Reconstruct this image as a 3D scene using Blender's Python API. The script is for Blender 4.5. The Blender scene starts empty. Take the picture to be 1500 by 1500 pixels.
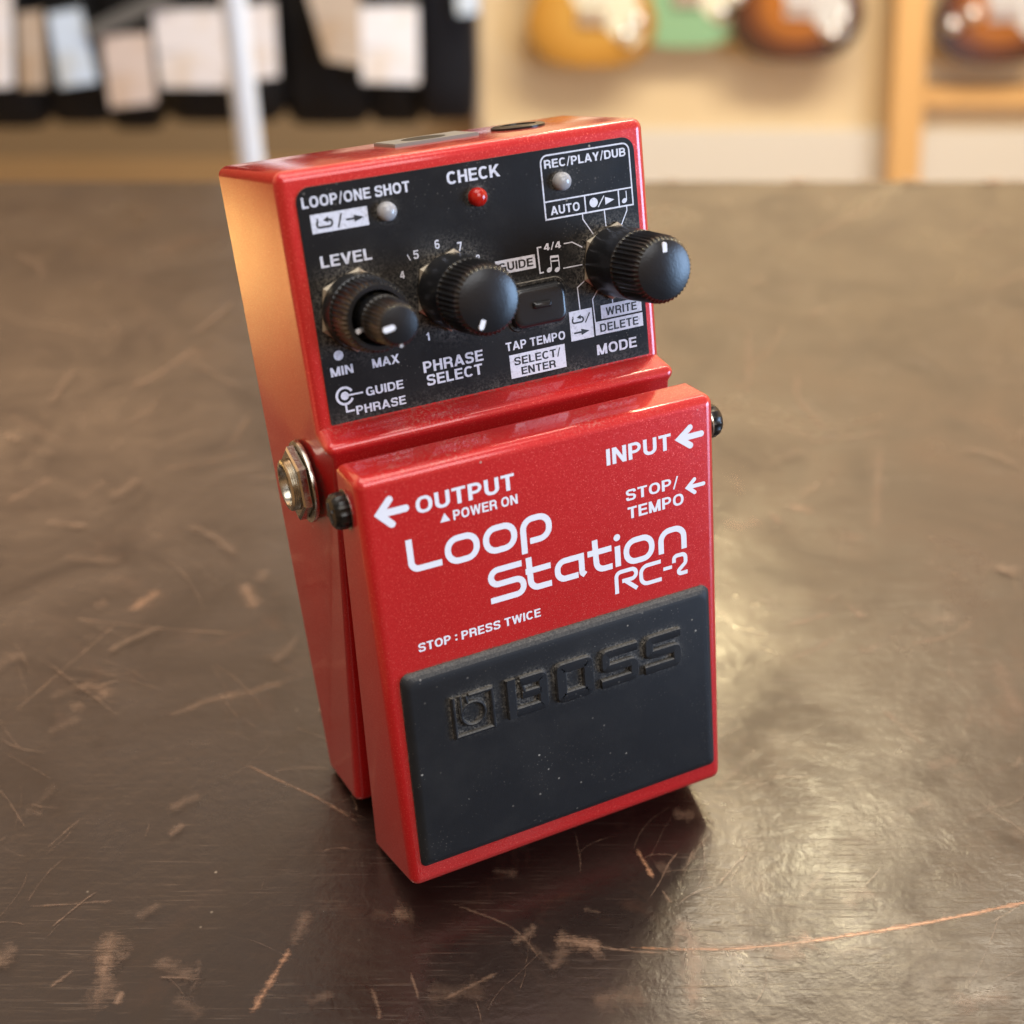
import bpy, bmesh, math, random
from mathutils import Vector, Matrix
sc = bpy.context.scene
COL = sc.collection
MM = 0.001
random.seed(7)

# ------------------------------------------------------------------ camera, world, lights, exposure
TH = 0.57910777                                   # camera pitch below the horizontal
CAM = Vector((0.0065663, -0.2218571, 0.1994802))
cam_data = bpy.data.cameras.new('camera'); cam = bpy.data.objects.new('camera', cam_data); COL.objects.link(cam)
cam.location = CAM; cam.rotation_euler = (math.pi/2 - TH, 0, 0)
cam_data.sensor_width = 36; cam_data.lens = 47.895; cam_data.clip_start = 0.01; cam_data.clip_end = 60
cam_data.dof.use_dof = True; cam_data.dof.focus_distance = 0.243; cam_data.dof.aperture_fstop = 11.8
sc.camera = cam
sc.view_settings.view_transform = 'Standard'; sc.view_settings.look = 'None'
sc.view_settings.gamma = 1; sc.view_settings.use_curve_mapping = False; sc.view_settings.exposure = 0.0
sc.cycles.max_bounces = 8; sc.cycles.glossy_bounces = 6; sc.cycles.transparent_max_bounces = 12
sc.cycles.use_denoising = True; sc.cycles.use_adaptive_sampling = True; sc.cycles.adaptive_threshold = 0.01
sc.cycles.sample_clamp_indirect = 8

world = bpy.data.worlds.new('World'); sc.world = world; world.use_nodes = True
wn = world.node_tree.nodes; wl = world.node_tree.links
wn.clear()
w_out = wn.new('ShaderNodeOutputWorld'); w_bg = wn.new('ShaderNodeBackground'); wl.new(w_bg.outputs[0], w_out.inputs[0])
w_tc = wn.new('ShaderNodeTexCoord'); w_sep = wn.new('ShaderNodeSeparateXYZ'); wl.new(w_tc.outputs['Generated'], w_sep.inputs[0])
w_mr = wn.new('ShaderNodeMapRange'); w_mr.inputs['From Min'].default_value = -1; w_mr.inputs['From Max'].default_value = 1
wl.new(w_sep.outputs['Z'], w_mr.inputs['Value'])
w_rp = wn.new('ShaderNodeValToRGB'); wl.new(w_mr.outputs[0], w_rp.inputs[0]); wl.new(w_rp.outputs[0], w_bg.inputs['Color'])
e = w_rp.color_ramp.elements
e[0].position = 0.0; e[0].color = (0.10, 0.07, 0.05, 1)
e[1].position = 1.0; e[1].color = (0.24, 0.22, 0.21, 1)
for pos, c in ((0.42, (0.14, 0.10, 0.07, 1)), (0.55, (0.90, 0.54, 0.28, 1)), (0.74, (0.90, 0.57, 0.33, 1)), (0.82, (0.54, 0.41, 0.31, 1)), (0.90, (0.26, 0.24, 0.22, 1))):
    k = e.new(pos); k.color = c
w_fy = wn.new('ShaderNodeMapRange'); wl.new(w_sep.outputs['Y'], w_fy.inputs['Value'])   # the lit shop lies ahead, the dim room behind
for k, v in (('From Min', -0.5), ('From Max', 0.8), ('To Min', 0.55), ('To Max', 3.0)): w_fy.inputs[k].default_value = v
wl.new(w_fy.outputs[0], w_bg.inputs['Strength'])

def area(name, loc, target, size, power, color, size_y=None, shape='RECTANGLE'):
    d = bpy.data.lights.new(name, 'AREA'); d.shape = shape; d.size = size
    if size_y: d.size_y = size_y
    d.energy = power; d.color = color
    o = bpy.data.objects.new(name, d); COL.objects.link(o); o.location = loc
    o.rotation_euler = (Vector(target) - Vector(loc)).to_track_quat('-Z', 'Y').to_euler()
    return o
area('window_light', (1.85, -0.36, 0.16), (0, 0, 0.05), 0.8, 46, (0.40, 0.64, 1.0), 0.9)
area('front_fill_light', (0.85, -1.5, 1.55), (0, 0, 0.05), 1.3, 22, (0.97, 0.98, 1.0), 1.0)  # added fill from behind the camera, brightens the pedal's face
area('ceiling_lamp', (0.57, 1.44, 1.60), (0.1, 0.1, 0), 0.15, 4.6, (1.0, 0.89, 0.58), 0.15, 'DISK')
area('ceiling_lamp', (0.40, 2.05, 1.62), (0.1, 0.1, 0), 0.15, 5.5, (1.0, 0.84, 0.48), 0.15, 'DISK')
area('ceiling_panel_light', (-0.1, -0.15, 1.75), (0, 0.05, 0), 1.6, 26, (1.0, 0.94, 0.86), 1.2)
area('wall_wash_light', (0.9, 1.1, 1.5), (1.0, 3.0, -0.45), 1.8, 108, (1.0, 0.90, 0.72), 0.5)
fl_ = area('floor_fill_light', (-2.2, 2.08, 0.7), (-2.18, 2.08, -0.95), 0.5, 31, (1.0, 0.92, 0.56), 0.8); fl_.data.spread = math.radians(56)  # added light on the floor that the pedal's left side mirrors

# ------------------------------------------------------------------ helpers
def rgb(*c): return (c[0], c[1], c[2], 1)
def mat(name, color, rough=0.5, metal=0.0, coat=0.0, coat_rough=0.05, spec=0.5):
    m = bpy.data.materials.new(name); m.use_nodes = True
    b = m.node_tree.nodes['Principled BSDF']
    b.inputs['Base Color'].default_value = rgb(*color); b.inputs['Roughness'].default_value = rough
    b.inputs['Metallic'].default_value = metal; b.inputs['Coat Weight'].default_value = coat
    b.inputs['Coat Roughness'].default_value = coat_rough; b.inputs['Specular IOR Level'].default_value = spec
    return m
class NT:
    def __init__(s, m): s.m = m; s.n = m.node_tree.nodes; s.l = m.node_tree.links; s.b = s.n['Principled BSDF']
    def new(s, t, **kw):
        o = s.n.new(t)
        for k, v in kw.items():
            if hasattr(o, k): setattr(o, k, v)
        return o
    def coord(s, scale=(1, 1, 1), rot=(0, 0, 0), kind='Object'):
        tc = s.new('ShaderNodeTexCoord'); mp = s.new('ShaderNodeMapping')
        mp.inputs['Scale'].default_value = scale; mp.inputs['Rotation'].default_value = rot
        s.l.new(tc.outputs[kind], mp.inputs[0]); return mp.outputs[0]
    def noise(s, vec, scale, detail=3, rough=0.5, out='Fac', dist=0.0):
        n = s.new('ShaderNodeTexNoise'); n.inputs['Scale'].default_value = scale; n.inputs['Detail'].default_value = detail
        n.inputs['Roughness'].default_value = rough; n.inputs['Distortion'].default_value = dist
        s.l.new(vec, n.inputs['Vector']); return n.outputs[out]
    def voro(s, vec, scale, out='Distance', feature='F1'):
        n = s.new('ShaderNodeTexVoronoi'); n.feature = feature; n.inputs['Scale'].default_value = scale
        s.l.new(vec, n.inputs['Vector']); return n.outputs[out]
    def ramp(s, fac, stops):
        r = s.new('ShaderNodeValToRGB'); s.l.new(fac, r.inputs[0]); e = r.color_ramp.elements
        for i, (p, c) in enumerate(stops):
            if isinstance(c, (int, float)): c = (c, c, c)
            if i < 2: e[i].position = p; e[i].color = rgb(*c)
            else: k = e.new(p); k.color = rgb(*c)
        return r.outputs[0]
    def math(s, op, a, b=None, clamp=False):
        n = s.new('ShaderNodeMath'); n.operation = op; n.use_clamp = clamp
        for i, v in enumerate((a, b)):
            if v is None: continue
            if isinstance(v, (int, float)): n.inputs[i].default_value = v
            else: s.l.new(v, n.inputs[i])
        return n.outputs[0]
    def mix(s, fac, a, b):
        n = s.new('ShaderNodeMix'); n.data_type = 'RGBA'
        for i, v in ((0, fac), (6, a), (7, b)):
            if isinstance(v, (int, float)): n.inputs[i].default_value = v
            elif isinstance(v, tuple): n.inputs[i].default_value = rgb(*v)
            else: s.l.new(v, n.inputs[i])
        return n.outputs[2]
    def bump(s, h, strength=0.2, dist=0.001, normal=None):
        n = s.new('ShaderNodeBump'); n.inputs['Strength'].default_value = strength; n.inputs['Distance'].default_value = dist
        s.l.new(h, n.inputs['Height'])
        if normal: s.l.new(normal, n.inputs['Normal'])
        return n.outputs[0]
    def ao(s, dist):
        n = s.new('ShaderNodeAmbientOcclusion'); n.samples = 8; n.inputs['Distance'].default_value = dist; return n.outputs['AO']
    def to(s, sock, name): s.l.new(sock, s.b.inputs[name])

def link(name, me, parent=None, m=None):
    o = bpy.data.objects.new(name, me); COL.objects.link(o)
    if m is not None:
        for k in (m if isinstance(m, (list, tuple)) else [m]): me.materials.append(k)
    if parent is not None: o.parent = parent
    return o
def from_bm(name, bm, parent=None, m=None, smooth=False, angle=35):
    me = bpy.data.meshes.new(name); bmesh.ops.recalc_face_normals(bm, faces=bm.faces[:]); bm.to_mesh(me); bm.free()
    if smooth:
        for p in me.polygons: p.use_smooth = True
        me.set_sharp_from_angle(angle=math.radians(angle))
    return link(name, me, parent, m)
def empty(name, loc=(0, 0, 0), rot=None):
    o = bpy.data.objects.new(name, None); COL.objects.link(o); o.location = loc; o.empty_display_size = 0.02
    if rot is not None: o.rotation_euler = rot
    return o
def tag(o, label=None, cat=None, group=None, kind=None):
    if label: o['label'] = label
    if cat: o['category'] = cat
    if group: o['group'] = group
    if kind: o['kind'] = kind
    return o
def box(bm, x0, x1, y0, y1, z0, z1):
    v = [bm.verts.new(c) for c in ((x0,y0,z0),(x1,y0,z0),(x1,y1,z0),(x0,y1,z0),(x0,y0,z1),(x1,y0,z1),(x1,y1,z1),(x0,y1,z1))]
    for f in ((0,3,2,1),(4,5,6,7),(0,1,5,4),(1,2,6,5),(2,3,7,6),(3,0,4,7)): bm.faces.new([v[i] for i in f])
    return v
def lathe(bm, prof, mtx, seg=48, cap=True, mod=None, hexa=False):
    """prof: list of (radius, height[, flag]) turned round local z, then placed by mtx"""
    rings = []
    for pr in prof:
        r, h = pr[0], pr[1]; fl = pr[2] if len(pr) > 2 else 0
        ring = []
        for i in range(seg):
            a = 2*math.pi*i/seg; rr = r
            if fl and mod: rr = r*mod(i)
            ring.append(bm.verts.new(mtx @ Vector((rr*math.cos(a), rr*math.sin(a), h))))
        rings.append(ring)
    for k in range(len(rings)-1):
        for i in range(seg):
            j = (i+1) % seg; bm.faces.new((rings[k][i], rings[k][j], rings[k+1][j], rings[k+1][i]))
    if cap:
        bm.faces.new(rings[-1]); bm.faces.new(rings[0][::-1])
    return rings
def rounded(poly, radii, n=6):
    """fillet the corners of a closed 2d polygon"""
    out = []; N = len(poly)
    for i in range(N):
        p = Vector(poly[i]); a = Vector(poly[i-1]); b = Vector(poly[(i+1) % N])
        r = radii[i] if isinstance(radii, (list, tuple)) else radii
        if r <= 0: out.append(p); continue
        u = (a-p).normalized(); v = (b-p).normalized(); ang = u.angle(v)
        d = min(r/math.tan(ang/2), (a-p).length*0.499, (b-p).length*0.499); r2 = d*math.tan(ang/2)
        c = p + (u+v).normalized()*(r2/math.sin(ang/2)); s = p+u*d-c; t = p+v*d-c
        a0 = math.atan2(s.y, s.x); a1 = math.atan2(t.y, t.x)
        while a1-a0 > math.pi: a1 -= 2*math.pi
        while a1-a0 < -math.pi: a1 += 2*math.pi
        for k in range(n+1):
            w = a0+(a1-a0)*k/n; out.append(c+Vector((math.cos(w), math.sin(w)))*s.length)
    return out
def fillet_path(pts, r, n=7, closed=False):
    if closed: return rounded(pts, r, n)
    full = rounded(pts, [0]+[r]*(len(pts)-2)+[0], n) if len(pts) > 2 else [Vector(p) for p in pts]
    return full
def ribbon(pts, w, closed=False, cap=False):
    """quads (as 2d points) that follow a centre line with mitred joints"""
    P = [Vector(p) for p in pts]
    Q = [P[0]]
    for p in P[1:]:
        if (p-Q[-1]).length > 1e-4: Q.append(p)
    P = Q
    if closed and (P[0]-P[-1]).length < 1e-4: P.pop()
    N = len(P); L = []; R = []
    for i in range(N):
        if closed: a, b = P[i-1], P[(i+1) % N]
        else: a, b = P[max(i-1, 0)], P[min(i+1, N-1)]
        d1 = (P[i]-a) if (P[i]-a).length > 1e-6 else (b-P[i]); d2 = (b-P[i]) if (b-P[i]).length > 1e-6 else d1
        d1 = d1.normalized(); d2 = d2.normalized(); t = (d1+d2).normalized()
        n = Vector((-t.y, t.x)); k = max(0.35, t.dot(d1))
        L.append(P[i]+n*(w/2/k)); R.append(P[i]-n*(w/2/k))
    quads = [(L[i], R[i], R[(i+1) % N], L[(i+1) % N]) for i in range(N if closed else N-1)]
    if cap:
        for c, d in ((P[0], P[0]-P[1]), (P[-1], P[-1]-P[-2])):
            a0 = math.atan2(d.y, d.x)-math.pi/2
            quads.append([c+Vector((math.cos(a0+k*math.pi/10), math.sin(a0+k*math.pi/10)))*w/2 for k in range(11)])
    return quads
# stroke alphabet for the printed lettering: bold grotesque capitals, cap height 1
def sup(cx, cy, rx, ry, a0, a1, n=26, p=2.35):
    out = []
    for k in range(n+1):
        t = math.radians(a0+(a1-a0)*k/n); c, q = math.cos(t), math.sin(t)
        out.append((cx+rx*math.copysign(abs(c)**(2/p), c), cy+ry*math.copysign(abs(q)**(2/p), q)))
    return out
SW = 0.205; A2 = SW/2; HW = 0.175; H2 = HW/2
def G(ch):
    """(advance width, [(points, fillet, closed, weight)])"""
    a, h = A2, H2; st = lambda x, y0=0, y1=1: ([(x, y0), (x, y1)], 0, False, SW); bar = lambda x0, x1, y: ([(x0, y), (x1, y)], 0, False, HW)
    dg = lambda x0, y0, x1, y1, w=SW*0.98: ([(x0, y0), (x1, y1)], 0, False, w)
    if ch == 'A': return .80, [dg(.05, -.08, .42, 1.06), dg(.75, -.08, .38, 1.06), bar(.2, .6, .29)]
    if ch == 'B': return .74, [st(a), ([(a, 1-h), (.74-a-.03, 1-h), (.74-a-.03, .53), (a, .53)], .22, False, HW), ([(a, .52), (.74-a, .52), (.74-a, h), (a, h)], .22, False, HW)]
    if ch == 'C': return .76, [(sup(.40, .5, .40-a, .5-h, 42, 318), 0, False, .19)]
    if ch == 'D': return .76, [st(a), ([(a, 1-h), (.76-a, 1-h), (.76-a, h), (a, h)], .36, False, .185)]
    if ch == 'E': return .66, [st(a), bar(a, .66, 1-h), bar(a, .62, .52), bar(a, .67, h)]
    if ch == 'G': return .80, [(sup(.40, .5, .40-a, .5-h, 42, 330), 0, False, .19), ([(.80-a*.75, 0), (.80-a*.75, .46), (.44, .46)], 0, False, .165)]
    if ch == 'H': return .74, [st(a), st(.74-a), bar(a, .74-a, .53)]
    if ch == 'I': return SW, [st(a)]
    if ch == 'K': return .78, [st(a), dg(a, .30, .72, 1.08), dg(.30, .62, .76, -.08)]
    if ch == 'L': return .60, [st(a), bar(a, .60, h)]
    if ch == 'M': return .88, [st(a), st(.88-a), dg(a*.9, 1.05, .455, -.06, .19), dg(.88-a*.9, 1.05, .425, -.06, .19)]
    if ch == 'N': return .76, [st(a), st(.76-a), dg(a*.8, 1.04, .76-a*.8, -.04, .2)]
    if ch == 'O': return .82, [(sup(.41, .5, .41-a, .5-h, 0, 360, 40)[:-1], 0, True, .19)]
    if ch == 'P': return .70, [st(a), ([(a, 1-h), (.70-a, 1-h), (.70-a, .44), (a, .44)], .25, False, HW)]
    if ch == 'R': return .76, [st(a), ([(a, 1-h), (.74-a, 1-h), (.74-a, .47), (a, .47)], .24, False, HW), ([(.36, .46), (.70-a, .46), (.76-a, -.02)], .1, False, SW*.95)]
    if ch == 'S': return .72, [([(.72-a, .71), (.72-a, 1-h), (a, 1-h), (a, .57), (.72-a, .45), (.72-a, h), (a, h), (a, .29)], .19, False, .185)]
    if ch == 'T': return .68, [st(.34, 0, .95), bar(0, .68, 1-h)]
    if ch == 'U': return .74, [([(a, 1), (a, h), (.74-a, h), (.74-a, 1)], .27, False, .2)]
    if ch == 'V': return .74, [dg(.06, 1.08, .40, -.06), dg(.68, 1.08, .34, -.06)]
    if ch == 'W': return 1.06, [dg(.07, 1.08, .30, -.06, .185), dg(.54, 1.04, .27, -.06, .17), dg(.52, 1.04, .79, -.06, .17), dg(.99, 1.08, .76, -.06, .185)]
    if ch == 'X': return .74, [dg(.04, 1.08, .70, -.08), dg(.70, 1.08, .04, -.08)]
    if ch == 'Y': return .74, [dg(.06, 1.08, .39, .36), dg(.68, 1.08, .35, .36), st(.37, 0, .46)]
    if ch == '/': return .36, [([(.03, -.06), (.33, 1.06)], 0, False, .11)]
    if ch == ':': return .22, [([(.11, .12), (.11, .32)], 0, False, .2), ([(.11, .62), (.11, .82)], 0, False, .2)]
    if ch == ' ': return .30, []
    if ch == '1': return .40, [st(.28), ([(.30, .90), (.02, .72)], 0, False, .15)]
    if ch == '2': return .62, [([(a, .68), (a, 1-h), (.62-a, 1-h), (.62-a, .55), (a, h), (.64, h)], .2, False, .17)]
    if ch == '3': return .62, [([(a, .75), (a, 1-h), (.60-a, 1-h), (.60-a, .54), (.24, .54)], .19, False, .16), ([(.24, .53), (.62-a, .53), (.62-a, h), (a, h), (a, .26)], .19, False, .16)]
    if ch == '4': return .64, [st(.44), ([(.40, 1.0), (.06, .31)], 0, False, .15), bar(.0, .64, .27)]
    if ch == '5': return .62, [([(.60, 1-h), (a+.02, 1-h), (a-.02, .52)], 0, False, .15), ([(a-.02, .56), (.62-a, .62), (.62-a, h), (a, h), (a, .27)], .19, False, .16)]
    if ch == '6': return .64, [(sup(.32, .32, .32-a, .32-h, 0, 360, 30)[:-1], 0, True, .16), ([(.60-a, .80), (.50, 1-h), (a, 1-h), (a, .32)], .22, False, .16)]
    if ch == '7': return .60, [bar(0, .60, 1-h), dg(.54, .95, .20, -.05, .17)]
    if ch == '8': return .64, [(sup(.32, .74, .28-a, .26-h, 0, 360, 26)[:-1], 0, True, .16), (sup(.32, .28, .32-a, .28-h, 0, 360, 30)[:-1], 0, True, .16)]
    raise KeyError(ch)
def clip_y(poly, lo, hi):
    for sgn, lim in ((1, lo), (-1, -hi)):
        out = []; n = len(poly)
        for i in range(n):
            p, q = poly[i], poly[(i+1) % n]; dp, dq = sgn*p[1]-lim, sgn*q[1]-lim
            if dp >= 0: out.append(p)
            if (dp >= 0) != (dq >= 0): t = dp/(dp-dq); out.append((p[0]+(q[0]-p[0])*t, p[1]+(q[1]-p[1])*t))
        poly = out
        if len(poly) < 3: return []
    return poly
def text_polys(body):
    """[(polygon, layer)] with the text laid out from x=0; and its full width"""
    x = 0; out = []
    for ch in body:
        adv, strokes = G(ch)
        for k, (pts, r, closed, wt) in enumerate(strokes):
            P = fillet_path(pts, r, 8) if r else pts
            for q in ribbon(P, wt, closed):
                q = [(p[0], p[1]) for p in q]
                if ch not in '/': q = clip_y(q, 0, 1)
                if q: out.append(([(x+p[0], p[1]) for p in q], k))
        x += adv+(0.02 if ch == ' ' else 0.115)
    return out, x-0.115
class Ink:
    """flat print on a plane of the pedal, black and white, one mesh"""
    def __init__(s, plane): s.bm = bmesh.new(); s.plane = plane
    def face(s, pts, mi=0, lift=0.03):
        try: f = s.bm.faces.new([s.bm.verts.new(s.plane(p[0], p[1], lift)) for p in pts]); f.material_index = mi
        except ValueError: pass
    def text(s, body, x0, x1, y, h, mi=0, lift=0.03):
        polys, W = text_polys(body); k = (x1-x0)/W
        for P, layer in polys: s.face([(x0+p[0]*k, y+p[1]*h) for p in P], mi, lift+0.002*layer)
    def line(s, pts, w, mi=0, lift=0.03, r=0, closed=False, cap=False):
        for q in ribbon(fillet_path(pts, r, closed=closed) if r else pts, w, closed, cap): s.face(q, mi, lift)
    def disc(s, c, r, mi=0, lift=0.03, sx=1.0, rot=0, n=28):
        cr, sr = math.cos(rot), math.sin(rot); P = []
        for i in range(n):
            a = 2*math.pi*i/n; x, y = r*sx*math.cos(a), r*math.sin(a); P.append((c[0]+x*cr-y*sr, c[1]+x*sr+y*cr))
        s.face(P, mi, lift)
    def quad(s, x0, x1, y0, y1, mi=0, lift=0.025): s.face([(x0,y0),(x1,y0),(x1,y1),(x0,y1)], mi, lift)
    def done(s, name, parent, mats):
        me = bpy.data.meshes.new(name); s.bm.normal_update(); s.bm.to_mesh(me); s.bm.free(); return link(name, me, parent, mats)

# pedal frame: x right, y up its length, z out of its base, millimetres; origin at the edge it stands on
OY, OZ = 1.247, 1.119
def V3(x, y, z): return Vector((x*MM, (y-OY)*MM, (z-OZ)*MM))
def mm_finish(bm):
    for v in bm.verts: v.co = V3(*v.co)
    return bm
PA, PB = 31.0904, 0.009965                       # control panel plane z = PA + PB*y
TA, TB = 44.3266, 0.071167                       # treadle face plane
def pan(x, y, l=0): return V3(x, y, PA+PB*y+0.25+l)
def tre(x, y, l=0): return V3(x, y, TA+TB*y+l)

# ------------------------------------------------------------------ materials
def red_paint():
    m = mat('red_metallic_paint', (0.50, 0.012, 0.016), 0.42, 0.25, 1.0, 0.07); t = NT(m)
    v = t.coord((1, 1, 1)); fl = t.voro(v, 8500, 'Color')
    sep = t.new('ShaderNodeSeparateColor'); t.l.new(fl, sep.inputs[0])
    spark = t.ramp(sep.outputs[0], [(0.93, 0), (0.99, 0.8)])
    big = t.noise(v, 60, 2)
    base = t.mix(big, (0.42, 0.0085, 0.010), (0.50, 0.012, 0.0145))
    grain = t.noise(v, 4200, 1)
    base = t.mix(t.ramp(grain, [(0.35, 0), (0.75, 0.5)]), base, (0.57, 0.028, 0.025))
    gn = t.new('ShaderNodeNewGeometry'); sx_ = t.new('ShaderNodeSeparateXYZ'); t.l.new(gn.outputs['True Normal'], sx_.inputs[0])
    dust = t.math('MULTIPLY', t.ramp(t.noise(v, 1900, 3, 0.8), [(0.50, 0), (0.68, 1)]), t.ramp(t.noise(v, 70, 3, 0.6), [(0.42, 0), (0.7, 0.5)]))
    dust = t.math('MULTIPLY', dust, t.ramp(sx_.outputs['Z'], [(0.5, 0.02), (0.85, 0.8)]))
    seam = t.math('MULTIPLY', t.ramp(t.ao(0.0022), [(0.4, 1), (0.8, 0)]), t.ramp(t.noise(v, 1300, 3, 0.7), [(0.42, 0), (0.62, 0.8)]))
    chip = t.math('MULTIPLY', t.ramp(t.voro(v, 210), [(0.035, 1), (0.06, 0)]), t.ramp(t.noise(v, 45, 2), [(0.58, 0), (0.66, 0.8)]))
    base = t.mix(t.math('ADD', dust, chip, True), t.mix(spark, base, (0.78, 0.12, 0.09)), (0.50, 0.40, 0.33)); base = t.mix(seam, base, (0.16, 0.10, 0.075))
    t.to(base, 'Base Color')
    t.to(t.math('ADD', 0.2, t.math('MULTIPLY', spark, 0.5)), 'Metallic'); t.b.inputs['Specular IOR Level'].default_value = 0.15
    nm = t.new('ShaderNodeVectorMath'); nm.operation = 'SUBTRACT'; t.l.new(fl, nm.inputs[0]); nm.inputs[1].default_value = (0.5, 0.5, 0.5)
    sc_ = t.new('ShaderNodeVectorMath'); sc_.operation = 'SCALE'; sc_.inputs['Scale'].default_value = 0.13; t.l.new(nm.outputs[0], sc_.inputs[0])
    g = t.new('ShaderNodeNewGeometry'); ad = t.new('ShaderNodeVectorMath'); t.l.new(g.outputs['Normal'], ad.inputs[0]); t.l.new(sc_.outputs[0], ad.inputs[1])
    nn = t.new('ShaderNodeVectorMath'); nn.operation = 'NORMALIZE'; t.l.new(ad.outputs[0], nn.inputs[0]); t.to(nn.outputs[0], 'Normal')
    cr = t.ramp(t.noise(v, 260, 4, 0.6), [(0.4, 0.08), (0.75, 0.18)]); t.to(cr, 'Coat Roughness')
    return m
RED = red_paint()
def dusty(name, base, rough, dust=(0.40, 0.36, 0.30), reach=0.003, amount=0.75, fleck=0.5, spec=0.5, up_dust_sheen=0.5):
    m = mat(name, base, rough, spec=spec); t = NT(m); v = t.coord()
    occ = t.ramp(t.ao(reach), [(0.45, 1), (0.93, 0)])
    n = t.ramp(t.noise(v, 2200, 3, 0.8), [(0.42, 0), (0.64, 1)])
    clump = t.ramp(t.noise(v, 210, 4, 0.7), [(0.36, 0.25), (0.62, 1)]); d = t.math('MULTIPLY', t.math('MULTIPLY', t.math('MULTIPLY', occ, n), clump), amount*1.15, True)
    gn = t.new('ShaderNodeNewGeometry'); sx_ = t.new('ShaderNodeSeparateXYZ'); t.l.new(gn.outputs['True Normal'], sx_.inputs[0])
    up = t.math('MULTIPLY', t.ramp(sx_.outputs['Z'], [(0.55, 0), (0.9, 1)]), t.ramp(t.noise(v, 2300, 3, 0.75), [(0.36, 0.12), (0.62, up_dust_sheen)])); d = t.math('MAXIMUM', d, up)  # dust on upward faces, with their grey sheen of light put into the colour
    film = t.math('MULTIPLY', t.ramp(t.noise(v, 90, 4, 0.65), [(0.45, 0), (0.8, 1)]), 0.022)
    lint = t.math('MULTIPLY', t.ramp(t.voro(v, 1500), [(0.10, 1), (0.2, 0)]), t.ramp(t.noise(v, 110, 4, 0.7), [(0.5, 0), (0.74, fleck*0.6)])); film = t.math('ADD', film, lint)
    sp = t.math('MULTIPLY', t.ramp(t.voro(v, 420), [(0.06, 1), (0.11, 0)]), t.ramp(t.noise(v, 75, 3), [(0.53, 0), (0.66, fleck)]))
    tot = t.math('ADD', t.math('ADD', d, film), sp, True)
    t.to(t.mix(tot, base, dust), 'Base Color')
    t.to(t.math('ADD', t.math('ADD', rough-0.09, t.math('MULTIPLY', t.noise(v, 42, 5, 0.7), 0.18)), t.math('MULTIPLY', tot, 0.5), True), 'Roughness')
    t.to(t.bump(n, 0.06, 0.0002), 'Normal')
    return m
PANEL = dusty('black_panel_enamel', (0.0075, 0.0075, 0.008), 0.33, reach=0.0055, amount=0.5, fleck=0.8, spec=0.2)
RUBBER = dusty('black_rubber', (0.0095, 0.0105, 0.0125), 0.58, reach=0.0020, amount=0.7, fleck=0.7, spec=0.28, up_dust_sheen=0.36, dust=(0.34, 0.32, 0.28))
def knob_plastic():
    m = mat('black_knob_plastic', (0.008, 0.0085, 0.010), 0.28, spec=0.38); t = NT(m); v = t.coord()
    t.to(t.bump(t.noise(v, 2600, 2), 0.12, 0.0002), 'Normal')
    t.to(t.mix(t.math('MULTIPLY', t.ramp(t.ao(0.0012), [(0.3, 1), (0.75, 0)]), t.ramp(t.noise(v, 900, 2), [(0.45, 0), (0.7, 0.35)])), (0.008, 0.0085, 0.010), (0.20, 0.16, 0.09)), 'Base Color')
    return m
KNOB = knob_plastic()
GLOSS = mat('black_glossy_button', (0.012, 0.012, 0.013), 0.25)
WHITE = mat('white_print', (0.80, 0.80, 0.82), 0.45)
BLACKINK = mat('black_print', (0.012, 0.012, 0.013), 0.4)
NICKEL = mat('worn_nickel', (0.46, 0.43, 0.37), 0.24, 1.0)
_t = NT(NICKEL); _t.to(_t.ramp(_t.noise(_t.coord(), 500, 4, 0.7), [(0.35, 0.16), (0.75, 0.42)]), 'Roughness')
BRASS = mat('dull_brass_nut', (0.30, 0.26, 0.20), 0.5, 0.7)
SCREW = mat('black_screw_steel', (0.018, 0.017, 0.016), 0.28, 0.6)
HOLE = mat('dark_socket', (0.006, 0.006, 0.006), 0.5)
PRINT = mat('worn_panel_print', (0.66, 0.66, 0.72), 0.45); _t = NT(PRINT); _v = _t.coord()
_t.to(_t.mix(_t.ramp(_t.noise(_v, 1400, 4, 0.75), [(0.50, 0), (0.78, 0.75)]), _t.mix(_t.noise(_v, 60, 2), (0.52, 0.52, 0.57), (0.68, 0.68, 0.74)), (0.16, 0.15, 0.15)), 'Base Color')
_t = NT(WHITE); _v = _t.coord(); _t.to(_t.mix(_t.ramp(_t.noise(_v, 1100, 4, 0.75), [(0.60, 0), (0.80, 0.5)]), (0.72, 0.72, 0.76), (0.50, 0.36, 0.36)), 'Base Color')
PLATE = mat('grey_socket_plastic', (0.22, 0.215, 0.20), 0.45)
LEDW = mat('frosted_led', (0.33, 0.33, 0.34), 0.2); NT(LEDW).b.inputs['Subsurface Weight'].default_value = 0.3
NT(LEDW).b.inputs['Subsurface Radius'].default_value = (0.001, 0.001, 0.001)
LEDR = mat('red_led', (0.50, 0.012, 0.006), 0.12); NT(LEDR).b.inputs['Transmission Weight'].default_value = 0.25

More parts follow.
